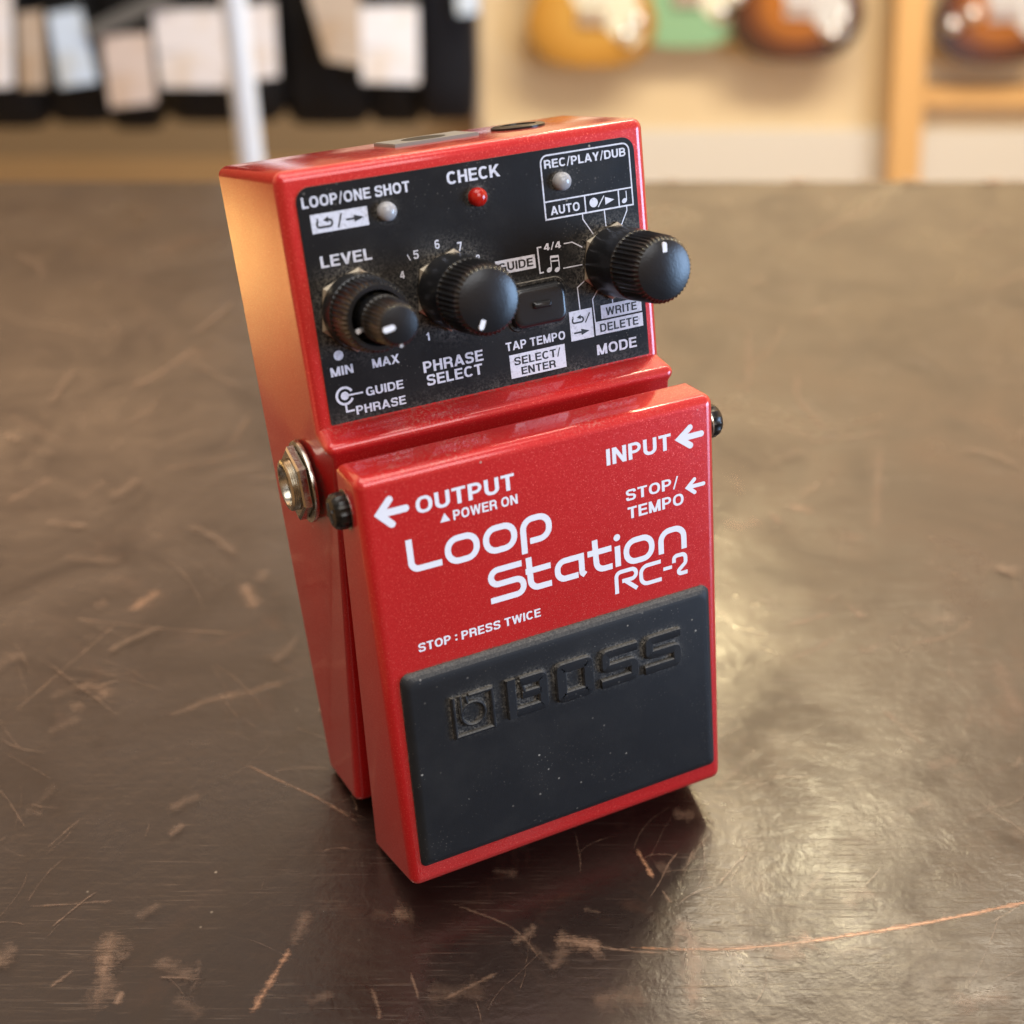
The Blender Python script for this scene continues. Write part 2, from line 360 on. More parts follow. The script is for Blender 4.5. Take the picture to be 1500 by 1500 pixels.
# ------------------------------------------------------------------ table
def table_material():
    m = mat('dark_worn_lacquer', (0.016, 0.008, 0.007), 0.3); t = NT(m); v = t.coord()
    big = t.noise(v, 9, 5, 0.6); mid = t.noise(v, 38, 5, 0.65); fine = t.noise(v, 420, 3, 0.6); blot = t.noise(v, 26, 6, 0.72, dist=0.9)
    wear = t.math('MULTIPLY', t.ramp(t.noise(v, 48, 6, 0.72, dist=0.8), [(0.54, 0), (0.76, 1)]), t.ramp(t.noise(v, 13, 3), [(0.46, 0), (0.68, 1)]))
    specks = t.math('MULTIPLY', t.ramp(t.voro(v, 190), [(0.03, 1), (0.07, 0)]), t.ramp(t.noise(v, 55, 2), [(0.60, 0), (0.66, 0.8)]))
    rub = None                                                     # fine rubbing marks in several directions
    for ang, lo in ((0.55, 0.50), (-0.7, 0.52), (1.3, 0.53), (-1.15, 0.54)):
        h = t.math('MULTIPLY', t.ramp(t.noise(t.coord((55, 1500, 1), (0, 0, ang)), 1.0, 3, 0.6, dist=0.4), [(0.58, 0), (0.72, 1)]), t.ramp(t.noise(t.coord((1, 1, 1), (0, 0, ang+1)), 30+8*ang, 3, 0.6), [(lo-0.04, 0), (lo+0.12, 1)]))
        rub = h if rub is None else t.math('MAXIMUM', rub, h)
    base = t.mix(big, (0.006, 0.0026, 0.0026), (0.014, 0.0072, 0.0058))
    base = t.mix(t.math('MULTIPLY', wear, 0.32), base, (0.13, 0.055, 0.030))
    base = t.mix(t.math('MULTIPLY', rub, 0.16), base, (0.20, 0.13, 0.09))
    base = t.mix(specks, base, (0.30, 0.25, 0.19))
    t.to(base, 'Base Color')
    t.to(t.math('ADD', t.ramp(blot, [(0.32, 0.24), (0.68, 0.44)]), t.math('MULTIPLY', rub, 0.12), True), 'Roughness')
    t.b.inputs['Specular IOR Level'].default_value = 0.5; t.b.inputs['Specular Tint'].default_value = (1.0, 0.82, 0.66, 1)
    t.to(t.ramp(blot, [(0.34, 0.62), (0.52, 0.40), (0.68, 0.16)]), 'Coat Weight'); t.to(t.math('ADD', t.ramp(t.noise(v, 33, 5, 0.7), [(0.35, 0.10), (0.7, 0.30)]), t.math('MULTIPLY', rub, 0.15), True), 'Coat Roughness')
    b1 = t.bump(mid, 0.12, 0.0012); b2 = t.bump(t.noise(v, 170, 4, 0.6, dist=1.2), 0.10, 0.0005, b1); b3 = t.bump(fine, 0.20, 0.0003, b2); b4 = t.bump(rub, 0.22, 0.00008, b3)
    t.to(b4, 'Normal'); t.to(b4, 'Coat Normal')
    return m
TABLE = table_material()
bm = bmesh.new()
outline = [(0.075, -0.55), (0.75, -0.55), (0.75, 0.343), (-0.24, 0.343)]
lo = [bm.verts.new((x, y, -0.035)) for x, y in outline]; hi = [bm.verts.new((x, y, 0)) for x, y in outline]
bm.faces.new(hi); bm.faces.new(lo[::-1])
for i in range(len(hi)):
    j = (i+1) % len(hi); bm.faces.new((lo[i], lo[j], hi[j], hi[i]))
bmesh.ops.bevel(bm, geom=[ed for ed in bm.edges if all(abs(v.co.z) < 1e-6 for v in ed.verts)], offset=0.003, segments=3, affect='EDGES')
table = from_bm('table', bm, None, TABLE, True)
tag(table, 'dark brown scratched lacquered table under the red pedal', 'table')

# scratches worn through the lacquer: irregular strokes lying in the table top
def scratch_material(name, c1, c2):
    m = mat(name, c1, 0.36, coat=0.35, coat_rough=0.2); t = NT(m); v = t.coord()
    n = t.noise(v, 1300, 5, 0.8); n2 = t.noise(v, 300, 4, 0.7)
    at = t.new('ShaderNodeAttribute'); at.attribute_name = 'depth'
    deep = t.mix(t.ramp(at.outputs['Fac'], [(0.55, 0), (1.0, 1)]), c1, (0.52, 0.23, 0.10)); t.to(t.mix(t.math('MULTIPLY', t.noise(v, 1500, 2), 0.7), deep, c2), 'Base Color')
    uv = t.new('ShaderNodeTexCoord'); sp = t.new('ShaderNodeSeparateXYZ'); t.l.new(uv.outputs['UV'], sp.inputs[0])
    edge = t.math('ABSOLUTE', t.math('SUBTRACT', sp.outputs['Y'], 0.5))            # 0 centre .. 0.5 edge
    prof = t.math('SUBTRACT', 1.0, t.math('MULTIPLY', edge, 2.0), True)
    endf = t.math('MULTIPLY', t.math('SUBTRACT', 0.5, t.math('ABSOLUTE', t.math('SUBTRACT', sp.outputs['X'], 0.5))), 5.0, True)
    n3 = t.noise(t.coord((160, 2200, 1), (0, 0, -0.6)), 1.0, 4, 0.75, dist=0.5)
    mask = t.math('ADD', t.math('MULTIPLY', t.math('MULTIPLY', prof, endf), 0.95), t.math('SUBTRACT', t.math('ADD', t.math('ADD', t.math('MULTIPLY', n, 0.9), t.math('MULTIPLY', n2, 1.3)), t.math('MULTIPLY', n3, 1.3)), 2.05))
    mask = t.ramp(mask, [(0.10, 0), (0.75, 1)])
    t.to(t.math('MULTIPLY', mask, at.outputs['Fac'], True), 'Alpha')
    return m
SCR = scratch_material('worn_through_lacquer', (0.36, 0.225, 0.145), (0.15, 0.085, 0.055))
def cam_ray(u, v):
    d = Vector(((u-750)/1995.6, -(v-750)/1995.6, -1)); s, c = math.sin(TH), math.cos(TH)
    return Vector((d.x, d.y*s - d.z*c, d.y*c + d.z*s))
def at_plane_z(u, v, z=0.0):
    d = cam_ray(u, v); k = (z-CAM.z)/d.z; return CAM+d*k
def at(u, v, Y):
    d = cam_ray(u, v); k = (Y-CAM.y)/d.y; return CAM+d*k
def scratches(strokes):
    verts, faces, uvs, dep = [], [], [], []
    for i, (pts, w, a) in enumerate(strokes):
        P = [at_plane_z(*q).to_2d() for q in pts]
        # resample
        R = []
        for k in range(len(P)-1):
            n = max(2, int((P[k+1]-P[k]).length/0.0025))
            for j in range(n): R.append(P[k].lerp(P[k+1], j/n))
        R.append(P[-1])
        for _ in range(3): R = [R[0]]+[(R[k-1]+R[k]*2+R[k+1])/4 for k in range(1, len(R)-1)]+[R[-1]]
        b0 = len(verts); L = len(R)-1; z = 0.00003+0.000002*i
        for k, p in enumerate(R):
            d = (R[min(k+1, L)]-R[max(k-1, 0)]).normalized(); n = Vector((-d.y, d.x)); ww = w*MM*(0.75+0.5*random.random())/2
            for sgn in (-1, 0, 1):
                q = p+n*ww*sgn; verts.append((q.x, q.y, z)); uvs.append((k/L, 0.5+sgn*0.5)); dep.append(a)
        for k in range(L):
            for c in (0, 1):
                j = b0+3*k+c; faces.append((j, j+1, j+4, j+3))
    me = bpy.data.meshes.new('scratch_marks'); me.from_pydata(verts, [], faces)
    ul = me.uv_layers.new(name='UVMap')
    for lp in me.loops: ul.data[lp.index].uv = uvs[lp.vertex_index]
    dl = me.attributes.new('depth', 'FLOAT', 'POINT')
    for i, d_ in enumerate(dep): dl.data[i].value = d_
    return me
S = [  # ((pixel centre line), width mm, strength)
 ([(830,1374),(910,1388),(1000,1391),(1090,1390),(1180,1380),(1300,1362),(1420,1340),(1520,1318),(1700,1272)], 1.9, 1.0), ([(960,1391),(1090,1390),(1180,1380),(1300,1362),(1420,1340),(1560,1306)], 1.3, 1.0),
 ([(1000,1388),(1090,1390),(1180,1380)], 6.3, 0.32),
 ([(1150,1392),(1172,1378),(1195,1372)], 9.2, 0.65), ([(1120,1398),(1165,1402),(1185,1396)], 5.8, 0.43),
 ([(990,1350),(1010,1362),(1020,1405),(1015,1440),(1012,1500)], 8.0, 0.47), ([(1005,1340),(995,1370),(985,1400)], 5.8, 0.43),
 ([(805,1375),(850,1380),(890,1390)], 5.2, 0.58), ([(800,1370),(900,1392),(1000,1398)], 1.2, 0.54),
 ([(930,1240),(948,1270),(960,1292)], 2.5, 0.81), ([(968,1302),(985,1325)], 2.0, 0.54),
 ([(575,1330),(590,1345),(600,1335)], 6.9, 0.40),
 ([(430,1378),(412,1415),(385,1455),(360,1500)], 3.0, 0.76), ([(455,1330),(440,1360),(425,1395)], 5.8, 0.29),
 ([(165,1350),(160,1400),(148,1450),(138,1500)], 8.0, 0.40), ([(180,1450),(168,1475)], 3.4, 0.54), ([(155,1395),(150,1430)], 5.8, 0.50),
 ([(340,1110),(400,1140),(470,1170),(540,1215)], 1.2, 0.62),
 ([(215,1045),(255,1050),(300,1025),(370,1015),(450,985)], 4.6, 0.32), ([(110,1005),(140,1000),(165,1025)], 6.9, 0.36), ([(100,1040),(125,1030)], 5.8, 0.36),
 ([(185,900),(210,880),(240,862)], 5.2, 0.68), ([(355,850),(368,875),(375,895)], 7.5, 0.58), ([(135,890),(160,882)], 8.0, 0.32),
 ([(55,898),(150,912),(250,922),(390,932)], 1.2, 0.45), ([(0,1060),(60,1010),(140,940),(200,890)], 1.2, 0.36),
 ([(170,580),(230,550),(300,500)], 4.6, 0.54), ([(215,690),(300,680),(375,660)], 4.6, 0.25), ([(0,740),(50,715),(85,695)], 5.8, 0.40), ([(110,735),(160,700)], 4.6, 0.29),
 ([(180,625),(220,600),(240,580)], 5.8, 0.22), ([(0,600),(90,650),(120,640)], 6.9, 0.18), ([(370,600),(340,650),(320,665)], 4.6, 0.25),
 ([(1160,360),(1230,325),(1310,285)], 5.8, 0.40), ([(1430,430),(1500,400),(1540,380)], 5.8, 0.36),
 ([(1095,470),(1098,540),(1092,590)], 4.6, 0.40), ([(1155,470),(1120,520),(1085,550)], 4.6, 0.36), ([(1170,540),(1165,580),(1190,610),(1225,645)], 4.6, 0.43), ([(1210,645),(1260,640),(1315,630)], 4.6, 0.36),
 ([(1290,640),(1285,720),(1280,800)], 6.9, 0.29), ([(1230,640),(1200,650),(1140,620)], 4.6, 0.29), ([(1060,560),(1095,570)], 5.8, 0.29),
 ([(1050,765),(1085,775),(1120,760)], 9.2, 0.43), ([(1070,690),(1090,730)], 5.8, 0.29), ([(1150,745),(1185,740),(1190,755)], 8.0, 0.58), ([(1230,790),(1270,785)], 6.9, 0.29), ([(1125,750),(1145,770)], 5.8, 0.50),
 ([(1140,920),(1180,910),(1230,895)], 3.4, 0.45), ([(1235,880),(1270,910)], 4.6, 0.36), ([(1150,970),(1210,945),(1230,930)], 3.4, 0.40), ([(1250,950),(1280,960),(1290,940)], 4.6, 0.25),
 ([(1310,950),(1400,930),(1440,900)], 2.9, 0.31), ([(1350,1130),(1390,1110),(1410,1120)], 6.9, 0.25), ([(1460,960),(1470,1010),(1500,1060)], 10.3, 0.25), ([(1400,1450),(1430,1490)], 8.0, 0.25),
 ([(1280,1030),(1340,1080),(1360,1100)], 3.4, 0.28), ([(640,1470),(700,1440),(740,1420)], 1.5, 0.31), ([(540,1440),(560,1480),(555,1500)], 1.5, 0.36), ([(650,1320),(760,1360),(800,1420)], 1.2, 0.28),
 ([(860,1470),(900,1455),(960,1465)], 9.2, 0.22), ([(20,1330),(100,1325),(180,1320)], 1.2, 0.31), ([(70,1450),(110,1420)], 1.5, 0.36), ([(600,1420),(615,1470)], 1.2, 0.36)]
rnd = random.Random(3)
def wander(u, v, a, l, n=6):
    P = [(u, v)]; da = rnd.gauss(0, 0.10)
    for k in range(n): a += da+rnd.gauss(0, 0.13); u += l/n*math.cos(a); v += l/n*math.sin(a)*0.8; P.append((u, v))
    return P
for i in range(75):                                                # clusters of fine hairlines that follow one rubbing direction
    u, v = rnd.uniform(-40, 1540), rnd.uniform(320, 1490); a = rnd.choice((-0.55, -0.45, 0.5, -1.2, 1.2, 0.05))+rnd.gauss(0, 0.25); L_ = rnd.uniform(30, 190)
    for k in range(rnd.randint(2, 6)):
        S.append((wander(u+rnd.gauss(0, 34), v+rnd.gauss(0, 26), a+rnd.gauss(0, 0.16), L_*rnd.uniform(0.4, 1.1)), rnd.choice((0.28, 0.36, 0.5, 0.8)), rnd.uniform(0.14, 0.46)))
for i in range(130):                                               # soft scuffs
    u, v = rnd.uniform(-40, 1540), rnd.uniform(290, 1490); S.append((wander(u, v, rnd.uniform(-1.0, 0.5), rnd.uniform(18, 120), 4), rnd.uniform(2, 9), rnd.uniform(0.08, 0.32)))
for i in range(11):                                                # chips along the far edge
    u = rnd.uniform(960, 1520); l_ = rnd.uniform(12, 42); S.append(([(u, 268), (u+l_/2, 267+rnd.uniform(-1, 1)), (u+l_, 268)], rnd.uniform(6, 14), rnd.uniform(0.4, 0.8)))
tag(link('scratch_marks', scratches(S), table, SCR), kind='stuff')

# ------------------------------------------------------------------ the pedal
pedal = empty('effects_pedal')
R3 = Matrix(((0.90037588, -0.1119072, 0.42047599), (0.43511295, 0.23156871, -0.87008773), (0.0, 0.96636055, 0.25719115)))
pedal.rotation_euler = R3.to_euler()
tag(pedal, 'red metallic looper pedal with black control panel, leaning upright on the dark table', 'effects pedal')

# cast enclosure: a side profile drawn across the width, sides drawn in towards the front
prof = [(0.0, 124.13), (32.33, 124.13), (31.90, 81.6), (37.32, 79.47), (36.0, 77.1), (16.2, 0.80), (1.12, 1.25)]
def half(z, y):
    k = z/32.3
    if z > 37: return 34.15
    return 35.12-(35.12-33.65)*k - (0.95*(1-k) if y < 40 else 0)
bm = bmesh.new()
Ls = [bm.verts.new((-half(z, y), y, z)) for z, y in prof]; Rs = [bm.verts.new((half(z, y), y, z)) for z, y in prof]
bm.faces.new(Ls); bm.faces.new(Rs[::-1]); N = len(prof)
for i in range(N):
    j = (i+1) % N; bm.faces.new((Ls[i], Rs[i], Rs[j], Ls[j]))
bm.normal_update(); bmesh.ops.recalc_face_normals(bm, faces=bm.faces[:])
def pick(a, b, seq): return [ed for ed in bm.edges if {ed.verts[0], ed.verts[1]} == {seq[a], seq[b]}]
edges = []
for seq in (Ls, Rs):
    for a, b in ((0, 1), (1, 2), (2, 3), (3, 4), (4, 5), (5, 6)): edges += pick(a, b, seq)
for i in (0, 1, 3, 5, 6): edges += [ed for ed in bm.edges if {ed.verts[0], ed.verts[1]} == {Ls[i], Rs[i]}]
bmesh.ops.bevel(bm, geom=edges, offset=1.8, segments=6, profile=0.5, affect='EDGES', clamp_overlap=True)
enclosure = from_bm('enclosure', mm_finish(bm), pedal, RED, True, 50)
bm = bmesh.new(); box(bm, -32.5, 32.5, 3, 121, -1.0, 0.25); base = from_bm('base_plate', mm_finish(bm), pedal, mat('black_base_rubber', (0.015, 0.015, 0.015), 0.6))

# control panel
def slab(bm, poly, plane, z0, z1, inset=0.0, zi=None):
    a = [bm.verts.new(plane(p[0], p[1], z0)) for p in poly]; b = [bm.verts.new(plane(p[0], p[1], z1)) for p in poly]
    n = len(a); bm.faces.new(b); bm.faces.new(a[::-1])
    for i in range(n):
        j = (i+1) % n; bm.faces.new((a[i], a[j], b[j], b[i]))
bm = bmesh.new(); slab(bm, rounded([(-30.9, 82.0), (31.05, 82.0), (31.05, 121.27), (-30.9, 121.27)], [0.25, 0.25, 2.4, 2.4]), pan, -0.5, 0)
panel = from_bm('control_panel', bm, pedal, PANEL)
ink = Ink(pan)
for body, x0, x1, y, h in (('LOOP/ONE SHOT', -30.05, -11.5, 118.0, 1.75), ('CHECK', -4.8, 4.85, 118.1, 2.05), ('REC/PLAY/DUB', 13.3, 29.3, 118.05, 1.45), ('AUTO', 13.75, 19.4, 110.12, 1.5),
        ('4/4', 11.7, 15.05, 104.3, 1.2), ('TAP TEMPO', 2.45, 14.2, 88.1, 1.55), ('MODE', 20.3, 28.55, 83.86, 1.9), ('LEVEL', -28.45, -19.6, 108.2, 1.9),
        ('4', -15.22, -14.4, 104.14, 1.25), ('5', -12.4, -11.45, 106.95, 1.45), ('6', -8.4, -7.5, 107.97, 1.5), ('7', -4.35, -3.5, 106.95, 1.5), ('8', -1.3, -0.4, 104.4, 1.4),
        ('1', -12.0, -11.4, 92.9, 1.4), ('2', -14.6, -13.7, 95.6, 1.4), ('3', -15.9, -15.0, 99.9, 1.4),
        ('MIN', -29.65, -25.7, 90.15, 1.55), ('MAX', -22.25, -17.45, 90.2, 1.55), ('GUIDE', -24.1, -17.3, 85.68, 1.5), ('PHRASE', -26.25, -17.25, 82.9, 1.5),
        ('PHRASE', -13.3, -2.05, 87.48, 1.95), ('SELECT', -12.98, -2.45, 85.12, 1.9)): ink.text(body, x0, x1, y, h)
def loop_sign(cx, cy, s, mi):
    P = [(cx-1.15*s+0.1, cy+0.45*s), (cx-1.3*s, cy+0.1), (cx-1.25*s, cy-0.62*s), (cx+1.25*s, cy-0.62*s), (cx+1.3*s, cy+0.42*s), (cx+0.3*s, cy+0.45*s)]
    ink.line(P, 0.36*s, mi, 0.05, r=0.5*s); ink.face([(cx+0.75*s, cy+0.98*s), (cx-0.25*s, cy+0.45*s), (cx+0.7*s, cy-0.02*s)], mi, 0.055)
    ink.face([(cx-1.35*s, cy+0.62*s), (cx-1.05*s, cy+0.95*s), (cx-0.95*s, cy+0.5*s)], mi, 0.055)
def arrow_sign(x0, x1, y, w, mi):
    ink.line([(x0, y), (x1-1.5*w, y)], w*0.55, mi, 0.05); ink.face([(x1-2.9*w, y+w), (x1-2.9*w, y-w), (x1, y)], mi, 0.055)
ink.quad(-29.0, -19.28, 113.82, 116.86); loop_sign(-26.75, 115.3, 1.0, 1); ink.line([(-24.55, 114.2), (-23.75, 116.4)], 0.28, 1, 0.05); arrow_sign(-23.1, -20.0, 115.25, 0.58, 1)
# frame of the recording indicator
ink.line(fillet_path([(12.67, 109.5), (12.67, 120.25), (29.98, 120.25), (30.05, 109.5)], 1.3), 0.26); ink.line([(12.54, 109.5), (30.18, 109.5)], 0.28)
for a, b in (((12.67, 112.5), (29.98, 112.5)), ((20.52, 109.5), (20.52, 112.5)), ((27.24, 109.5), (27.24, 112.5))): ink.line([a, b], 0.25, 0, 0.032)
ink.disc((22.2, 111.03), 0.82); ink.line([(23.02, 110.12), (24.33, 111.9)], 0.2); ink.face([(24.5, 111.65), (24.5, 110.3), (26.35, 110.97)])
def note(cx, cy, s, top=None):
    ink.disc((cx, cy), 0.42*s, 0, 0.03, 1.35, 0.45); ink.line([(cx+0.47*s, cy+0.1), (cx+0.47*s, top or cy+1.75*s)], 0.17, 0, 0.034)
note(28.35, 110.42, 0.95)
for P in ([(19.8, 109.4), (19.81, 108.5), (21.6, 105.6)], [(24.17, 109.4), (24.26, 106.5)], [(28.7, 109.4), (28.68, 108.65), (27.3, 106.2)], [(15.63, 104.9), (17.26, 104.92), (19.2, 103.7)],
          [(15.07, 100.67), (18.9, 100.67)], [(17.62, 92.7), (17.5, 96.8), (19.6, 98.1)], [(20.45, 89.9), (20.3, 94.15), (21.9, 96.2)], [(24.3, 94.4), (24.3, 92.6)]): ink.line(P, 0.2)
ink.line([(11.25, 105.06), (10.47, 105.06), (10.52, 100.62), (11.25, 100.62)], 0.26); ink.line([(-13.45, 107.9), (-13.05, 106.9)], 0.16)
note(12.35, 100.85, 0.95, 103.0); note(13.9, 100.65, 0.95, 102.9); ink.line([(12.75, 103.05), (14.38, 102.95)], 0.42, 0, 0.036); ink.line([(12.75, 102.3), (14.38, 102.2)], 0.25, 0, 0.036)
ink.quad(2.2, 9.85, 101.66, 104.05); ink.text('GUIDE', 2.75, 9.35, 102.12, 1.45, 1, 0.05)
ink.quad(2.9, 13.9, 83.05, 87.3); ink.text('SELECT/', 3.75, 12.9, 85.3, 1.45, 1, 0.05); ink.text('ENTER', 4.95, 11.8, 83.42, 1.4, 1, 0.05)
ink.quad(15.34, 19.98, 87.38, 92.74); loop_sign(17.0, 91.1, 0.85, 1); ink.line([(18.45, 90.3), (19.45, 91.95)], 0.22, 1, 0.05); arrow_sign(16.0, 19.15, 88.75, 0.58, 1)
ink.quad(21.78, 30.17, 90.28, 92.76); ink.text('WRITE', 22.75, 29.15, 90.72, 1.5, 1, 0.05); ink.quad(20.36, 30.25, 87.5, 89.96); ink.text('DELETE', 21.3, 29.25, 87.93, 1.52, 1, 0.05)
ink.disc((-27.85, 93.55), 0.85)
ink.line([(-27.85+1.42*math.cos(a), 86.55+1.42*math.sin(a)) for a in [0.45+k*(2*math.pi-0.9)/30 for k in range(31)]], 0.42)
ink.disc((-27.85, 86.55), 0.72); ink.line([(-27.5, 86.55), (-24.6, 86.5)], 0.3); ink.line([(-27.9, 85.1), (-27.9, 83.8), (-26.5, 83.8)], 0.34)
ink.done('lettering', panel, [PRINT, BLACKINK])

# knobs
def pframe(x, y): return Matrix.Translation((x, y, PA+PB*y+0.25)) @ Matrix.Rotation(-math.atan(PB), 4, 'X')
def knurl(n, depth):
    return lambda i: 1.0-(depth if i % n else 0)
def knob_mesh(prof, x, y, seg, mod=None):
    bm = bmesh.new(); lathe(bm, prof, pframe(x, y), seg, True, mod); return mm_finish(bm)
def hexnut(x, y, r, h0, h1, frame=None):
    bm = bmesh.new(); F = frame if frame is not None else pframe(x, y)
    lathe(bm, [(r*0.94, h0), (r, h0+0.25), (r, h1-0.3), (r*0.92, h1)], F @ Matrix.Rotation(0.35, 4, 'Z'), 6); return mm_finish(bm)
def capsule(bm, F, cx, cy, ang, l, w, z0, z1):
    P = [];
    for k in range(9): a = ang-math.pi/2+math.pi*k/8; P.append((cx+math.cos(ang)*l/2+math.cos(a)*w/2, cy+math.sin(ang)*l/2+math.sin(a)*w/2))
    for k in range(9): a = ang+math.pi/2+math.pi*k/8; P.append((cx-math.cos(ang)*l/2+math.cos(a)*w/2, cy-math.sin(ang)*l/2+math.sin(a)*w/2))
    a_ = [bm.verts.new(F @ Vector((p[0], p[1], z0))) for p in P]; b_ = [bm.verts.new(F @ Vector((p[0], p[1], z1))) for p in P]
    bm.faces.new(b_)
    for i in range(len(P)): j = (i+1) % len(P); bm.faces.new((a_[i], a_[j], b_[j], b_[i]))
def selector(x, y, H, r, ang, label):
    pr = [(r+0.45, 0.9), (r+0.5, 1.2), (r+0.35, H*0.53), (r+0.30, H*0.53+0.15, 0), (r+0.30, H*0.53+0.4, 1), (r+0.05, H-1.35, 1), (r-0.25, H-0.75, 1), (r-0.75, H-0.35), (r-1.6, H-0.08), (r-3.0, H+0.18), (0.4, H+0.34)]
    k = from_bm('knob', knob_mesh(pr, x, y, 132, knurl(3, 0.055)), pedal, KNOB, True, 30); k['label'] = label
    from_bm('nut', hexnut(x, y, r+1.1, 0.0, 0.9), k, BRASS)
    bm = bmesh.new(); capsule(bm, pframe(x, y), math.cos(ang)*(r-2.05), math.sin(ang)*(r-2.05), ang, 1.15, 0.85, H-0.5, H+0.13)
    from_bm('pointer_mark', mm_finish(bm), k, WHITE)
    return k
selector(25.2, 100.3, 18.0, 5.75, math.radians(88), 'tall black knob at the right with its white mark pointing up')
selector(-6.4, 100.7, 16.0, 5.9, math.radians(244), 'tall black knob in the middle with its white mark pointing down')
lx, ly = -23.5, 100.5
ring_pr = [(6.25, 0.9), (6.3, 1.2), (6.2, 4.4), (6.15, 4.5, 1), (5.95, 9.7, 1), (5.6, 10.6, 1), (5.25, 10.9), (4.55, 10.9), (4.4, 10.6), (4.4, 3.0)]
outer = from_bm('dual_knob', knob_mesh(ring_pr, lx, ly, 132, knurl(3, 0.05)), pedal, KNOB, True, 30); outer['label'] = 'two tier black knob at the left, a small knob inside a ribbed ring'
from_bm('nut', hexnut(lx, ly, 7.0, 0.0, 0.9), outer, BRASS)
in_pr = [(3.9, 3.2), (3.9, 12.6), (3.78, 12.9, 1), (3.55, 18.3, 1), (3.3, 18.95, 1), (2.9, 19.25), (1.8, 19.45), (0.3, 19.55)]
from_bm('inner_knob', knob_mesh(in_pr, lx+0.4, ly-0.1, 96, knurl(3, 0.075)), outer, KNOB, True, 30)
bm = bmesh.new(); F = pframe(lx+0.4, ly-0.1); capsule(bm, F, -1.85, -0.25, math.radians(188), 1.1, 0.95, 19.0, 19.55); capsule(bm, F, -0.1, -3.28, math.radians(270), 0.05, 0.4, 18.3, 19.1)
F2 = pframe(lx, ly); capsule(bm, F2, -3.6, -1.5, math.radians(200), 0.3, 0.7, 10.4, 10.98)
from_bm('pointer_mark', mm_finish(bm), outer, WHITE)

# indicator lamps and the tap button
for x, y, m_, lab in ((-16.1, 115.5, LEDW, 'unlit frosted lamp at the left'), (0.23, 115.35, LEDR, 'red lamp in the middle'), (16.2, 115.6, LEDW, 'unlit frosted lamp inside the printed frame')):
    bm = bmesh.new(); r = 1.6
    lathe(bm, [(r, -0.3), (r, 0.7)]+[(r*math.cos(a), 0.7+r*0.8*math.sin(a)) for a in [k*math.pi/2/8 for k in range(1, 8)]]+[(0.08, 0.7+r*0.8)], pframe(x, y), 32)
    o = from_bm('indicator_lamp', mm_finish(bm), pedal, m_, True, 60); o['label'] = lab
bm = bmesh.new()
def rr(x0, x1, y0, y1, r): return rounded([(x0, y0), (x1, y0), (x1, y1), (x0, y1)], r)
bl = []
for ins, z in ((0, -0.2), (0, 1.25), (0.12, 1.6), (0.35, 1.85), (0.7, 1.98), (1.0, 2.0)):
    bl.append([bm.verts.new((p.x, p.y, PA+PB*p.y+0.25+z)) for p in rr(4.05+ins, 14.4-ins, 91.75+ins, 98.9-ins, 1.7-ins*0.6)])
for k in range(len(bl)-1):
    for i in range(len(bl[0])): j = (i+1) % len(bl[0]); bm.faces.new((bl[k][i], bl[k][j], bl[k+1][j], bl[k+1][i]))
bm.faces.new(bl[-1])
sl = [[bm.verts.new((p.x, p.y, PA+PB*p.y+0.25+z)) for p in rr(7.5+q, 11.1-q, 94.95+q, 96.25-q, 0.35)] for q, z in ((0, 1.9), (0.08, 2.35), (0.3, 2.6))]
for k in range(2):
    for i in range(len(sl[0])): j = (i+1) % len(sl[0]); bm.faces.new((sl[k][i], sl[k][j], sl[k+1][j], sl[k+1][i]))
bm.faces.new(sl[-1])
from_bm('tap_button', mm_finish(bm), pedal, GLOSS, True, 40)
bm = bmesh.new()
a = rr(3.3, 15.15, 91.0, 99.65, 2.2); b = rr(3.85, 14.6, 91.55, 99.1, 1.8)
for zA, zB, A_, B_ in ((0.0, 0.35, a, rr(3.45, 15.0, 91.15, 99.5, 2.1)), (0.35, 0.35, rr(3.45, 15.0, 91.15, 99.5, 2.1), b), (0.35, 0.02, b, b)):
    for i in range(len(A_)):
        j = (i+1) % len(A_); bm.faces.new([bm.verts.new((p.x, p.y, PA+PB*p.y+0.25+z)) for p, z in ((A_[i], zA), (A_[j], zA), (B_[j], zB), (B_[i], zB))])
bmesh.ops.remove_doubles(bm, verts=bm.verts[:], dist=0.001)
from_bm('button_frame', mm_finish(bm), pedal, PANEL, True, 40)

# treadle
bm = bmesh.new()
T_ = [(-33.61, 77.06, 49.81), (33.61, 77.06, 49.81), (33.1, -2.81, 44.13), (-33.1, -2.81, 44.13)]
B_ = [(-33.65, 78.24, 40.77), (33.65, 78.24, 40.77), (33.3, -5.46, 23.89), (-33.3, -5.46, 23.89)]
tv = [bm.verts.new(c) for c in T_]; bv = [bm.verts.new(c) for c in B_]
bm.faces.new(tv[::-1]); bm.faces.new(bv)
for i in range(4): j = (i+1) % 4; bm.faces.new((tv[i], tv[j], bv[j], bv[i]))
bmesh.ops.recalc_face_normals(bm, faces=bm.faces[:])
top_e = [ed for ed in bm.edges if all(v in tv for v in ed.verts)]; ver_e = [ed for ed in bm.edges if (ed.verts[0] in tv) != (ed.verts[1] in tv)]
bmesh.ops.bevel(bm, geom=top_e+ver_e+[ed for ed in bm.edges if all(v in bv[:2] for v in ed.verts)], offset=1.9, segments=6, profile=0.5, affect='EDGES')
treadle = from_bm('treadle', mm_finish(bm), pedal, RED, True, 50)
ink = Ink(tre)
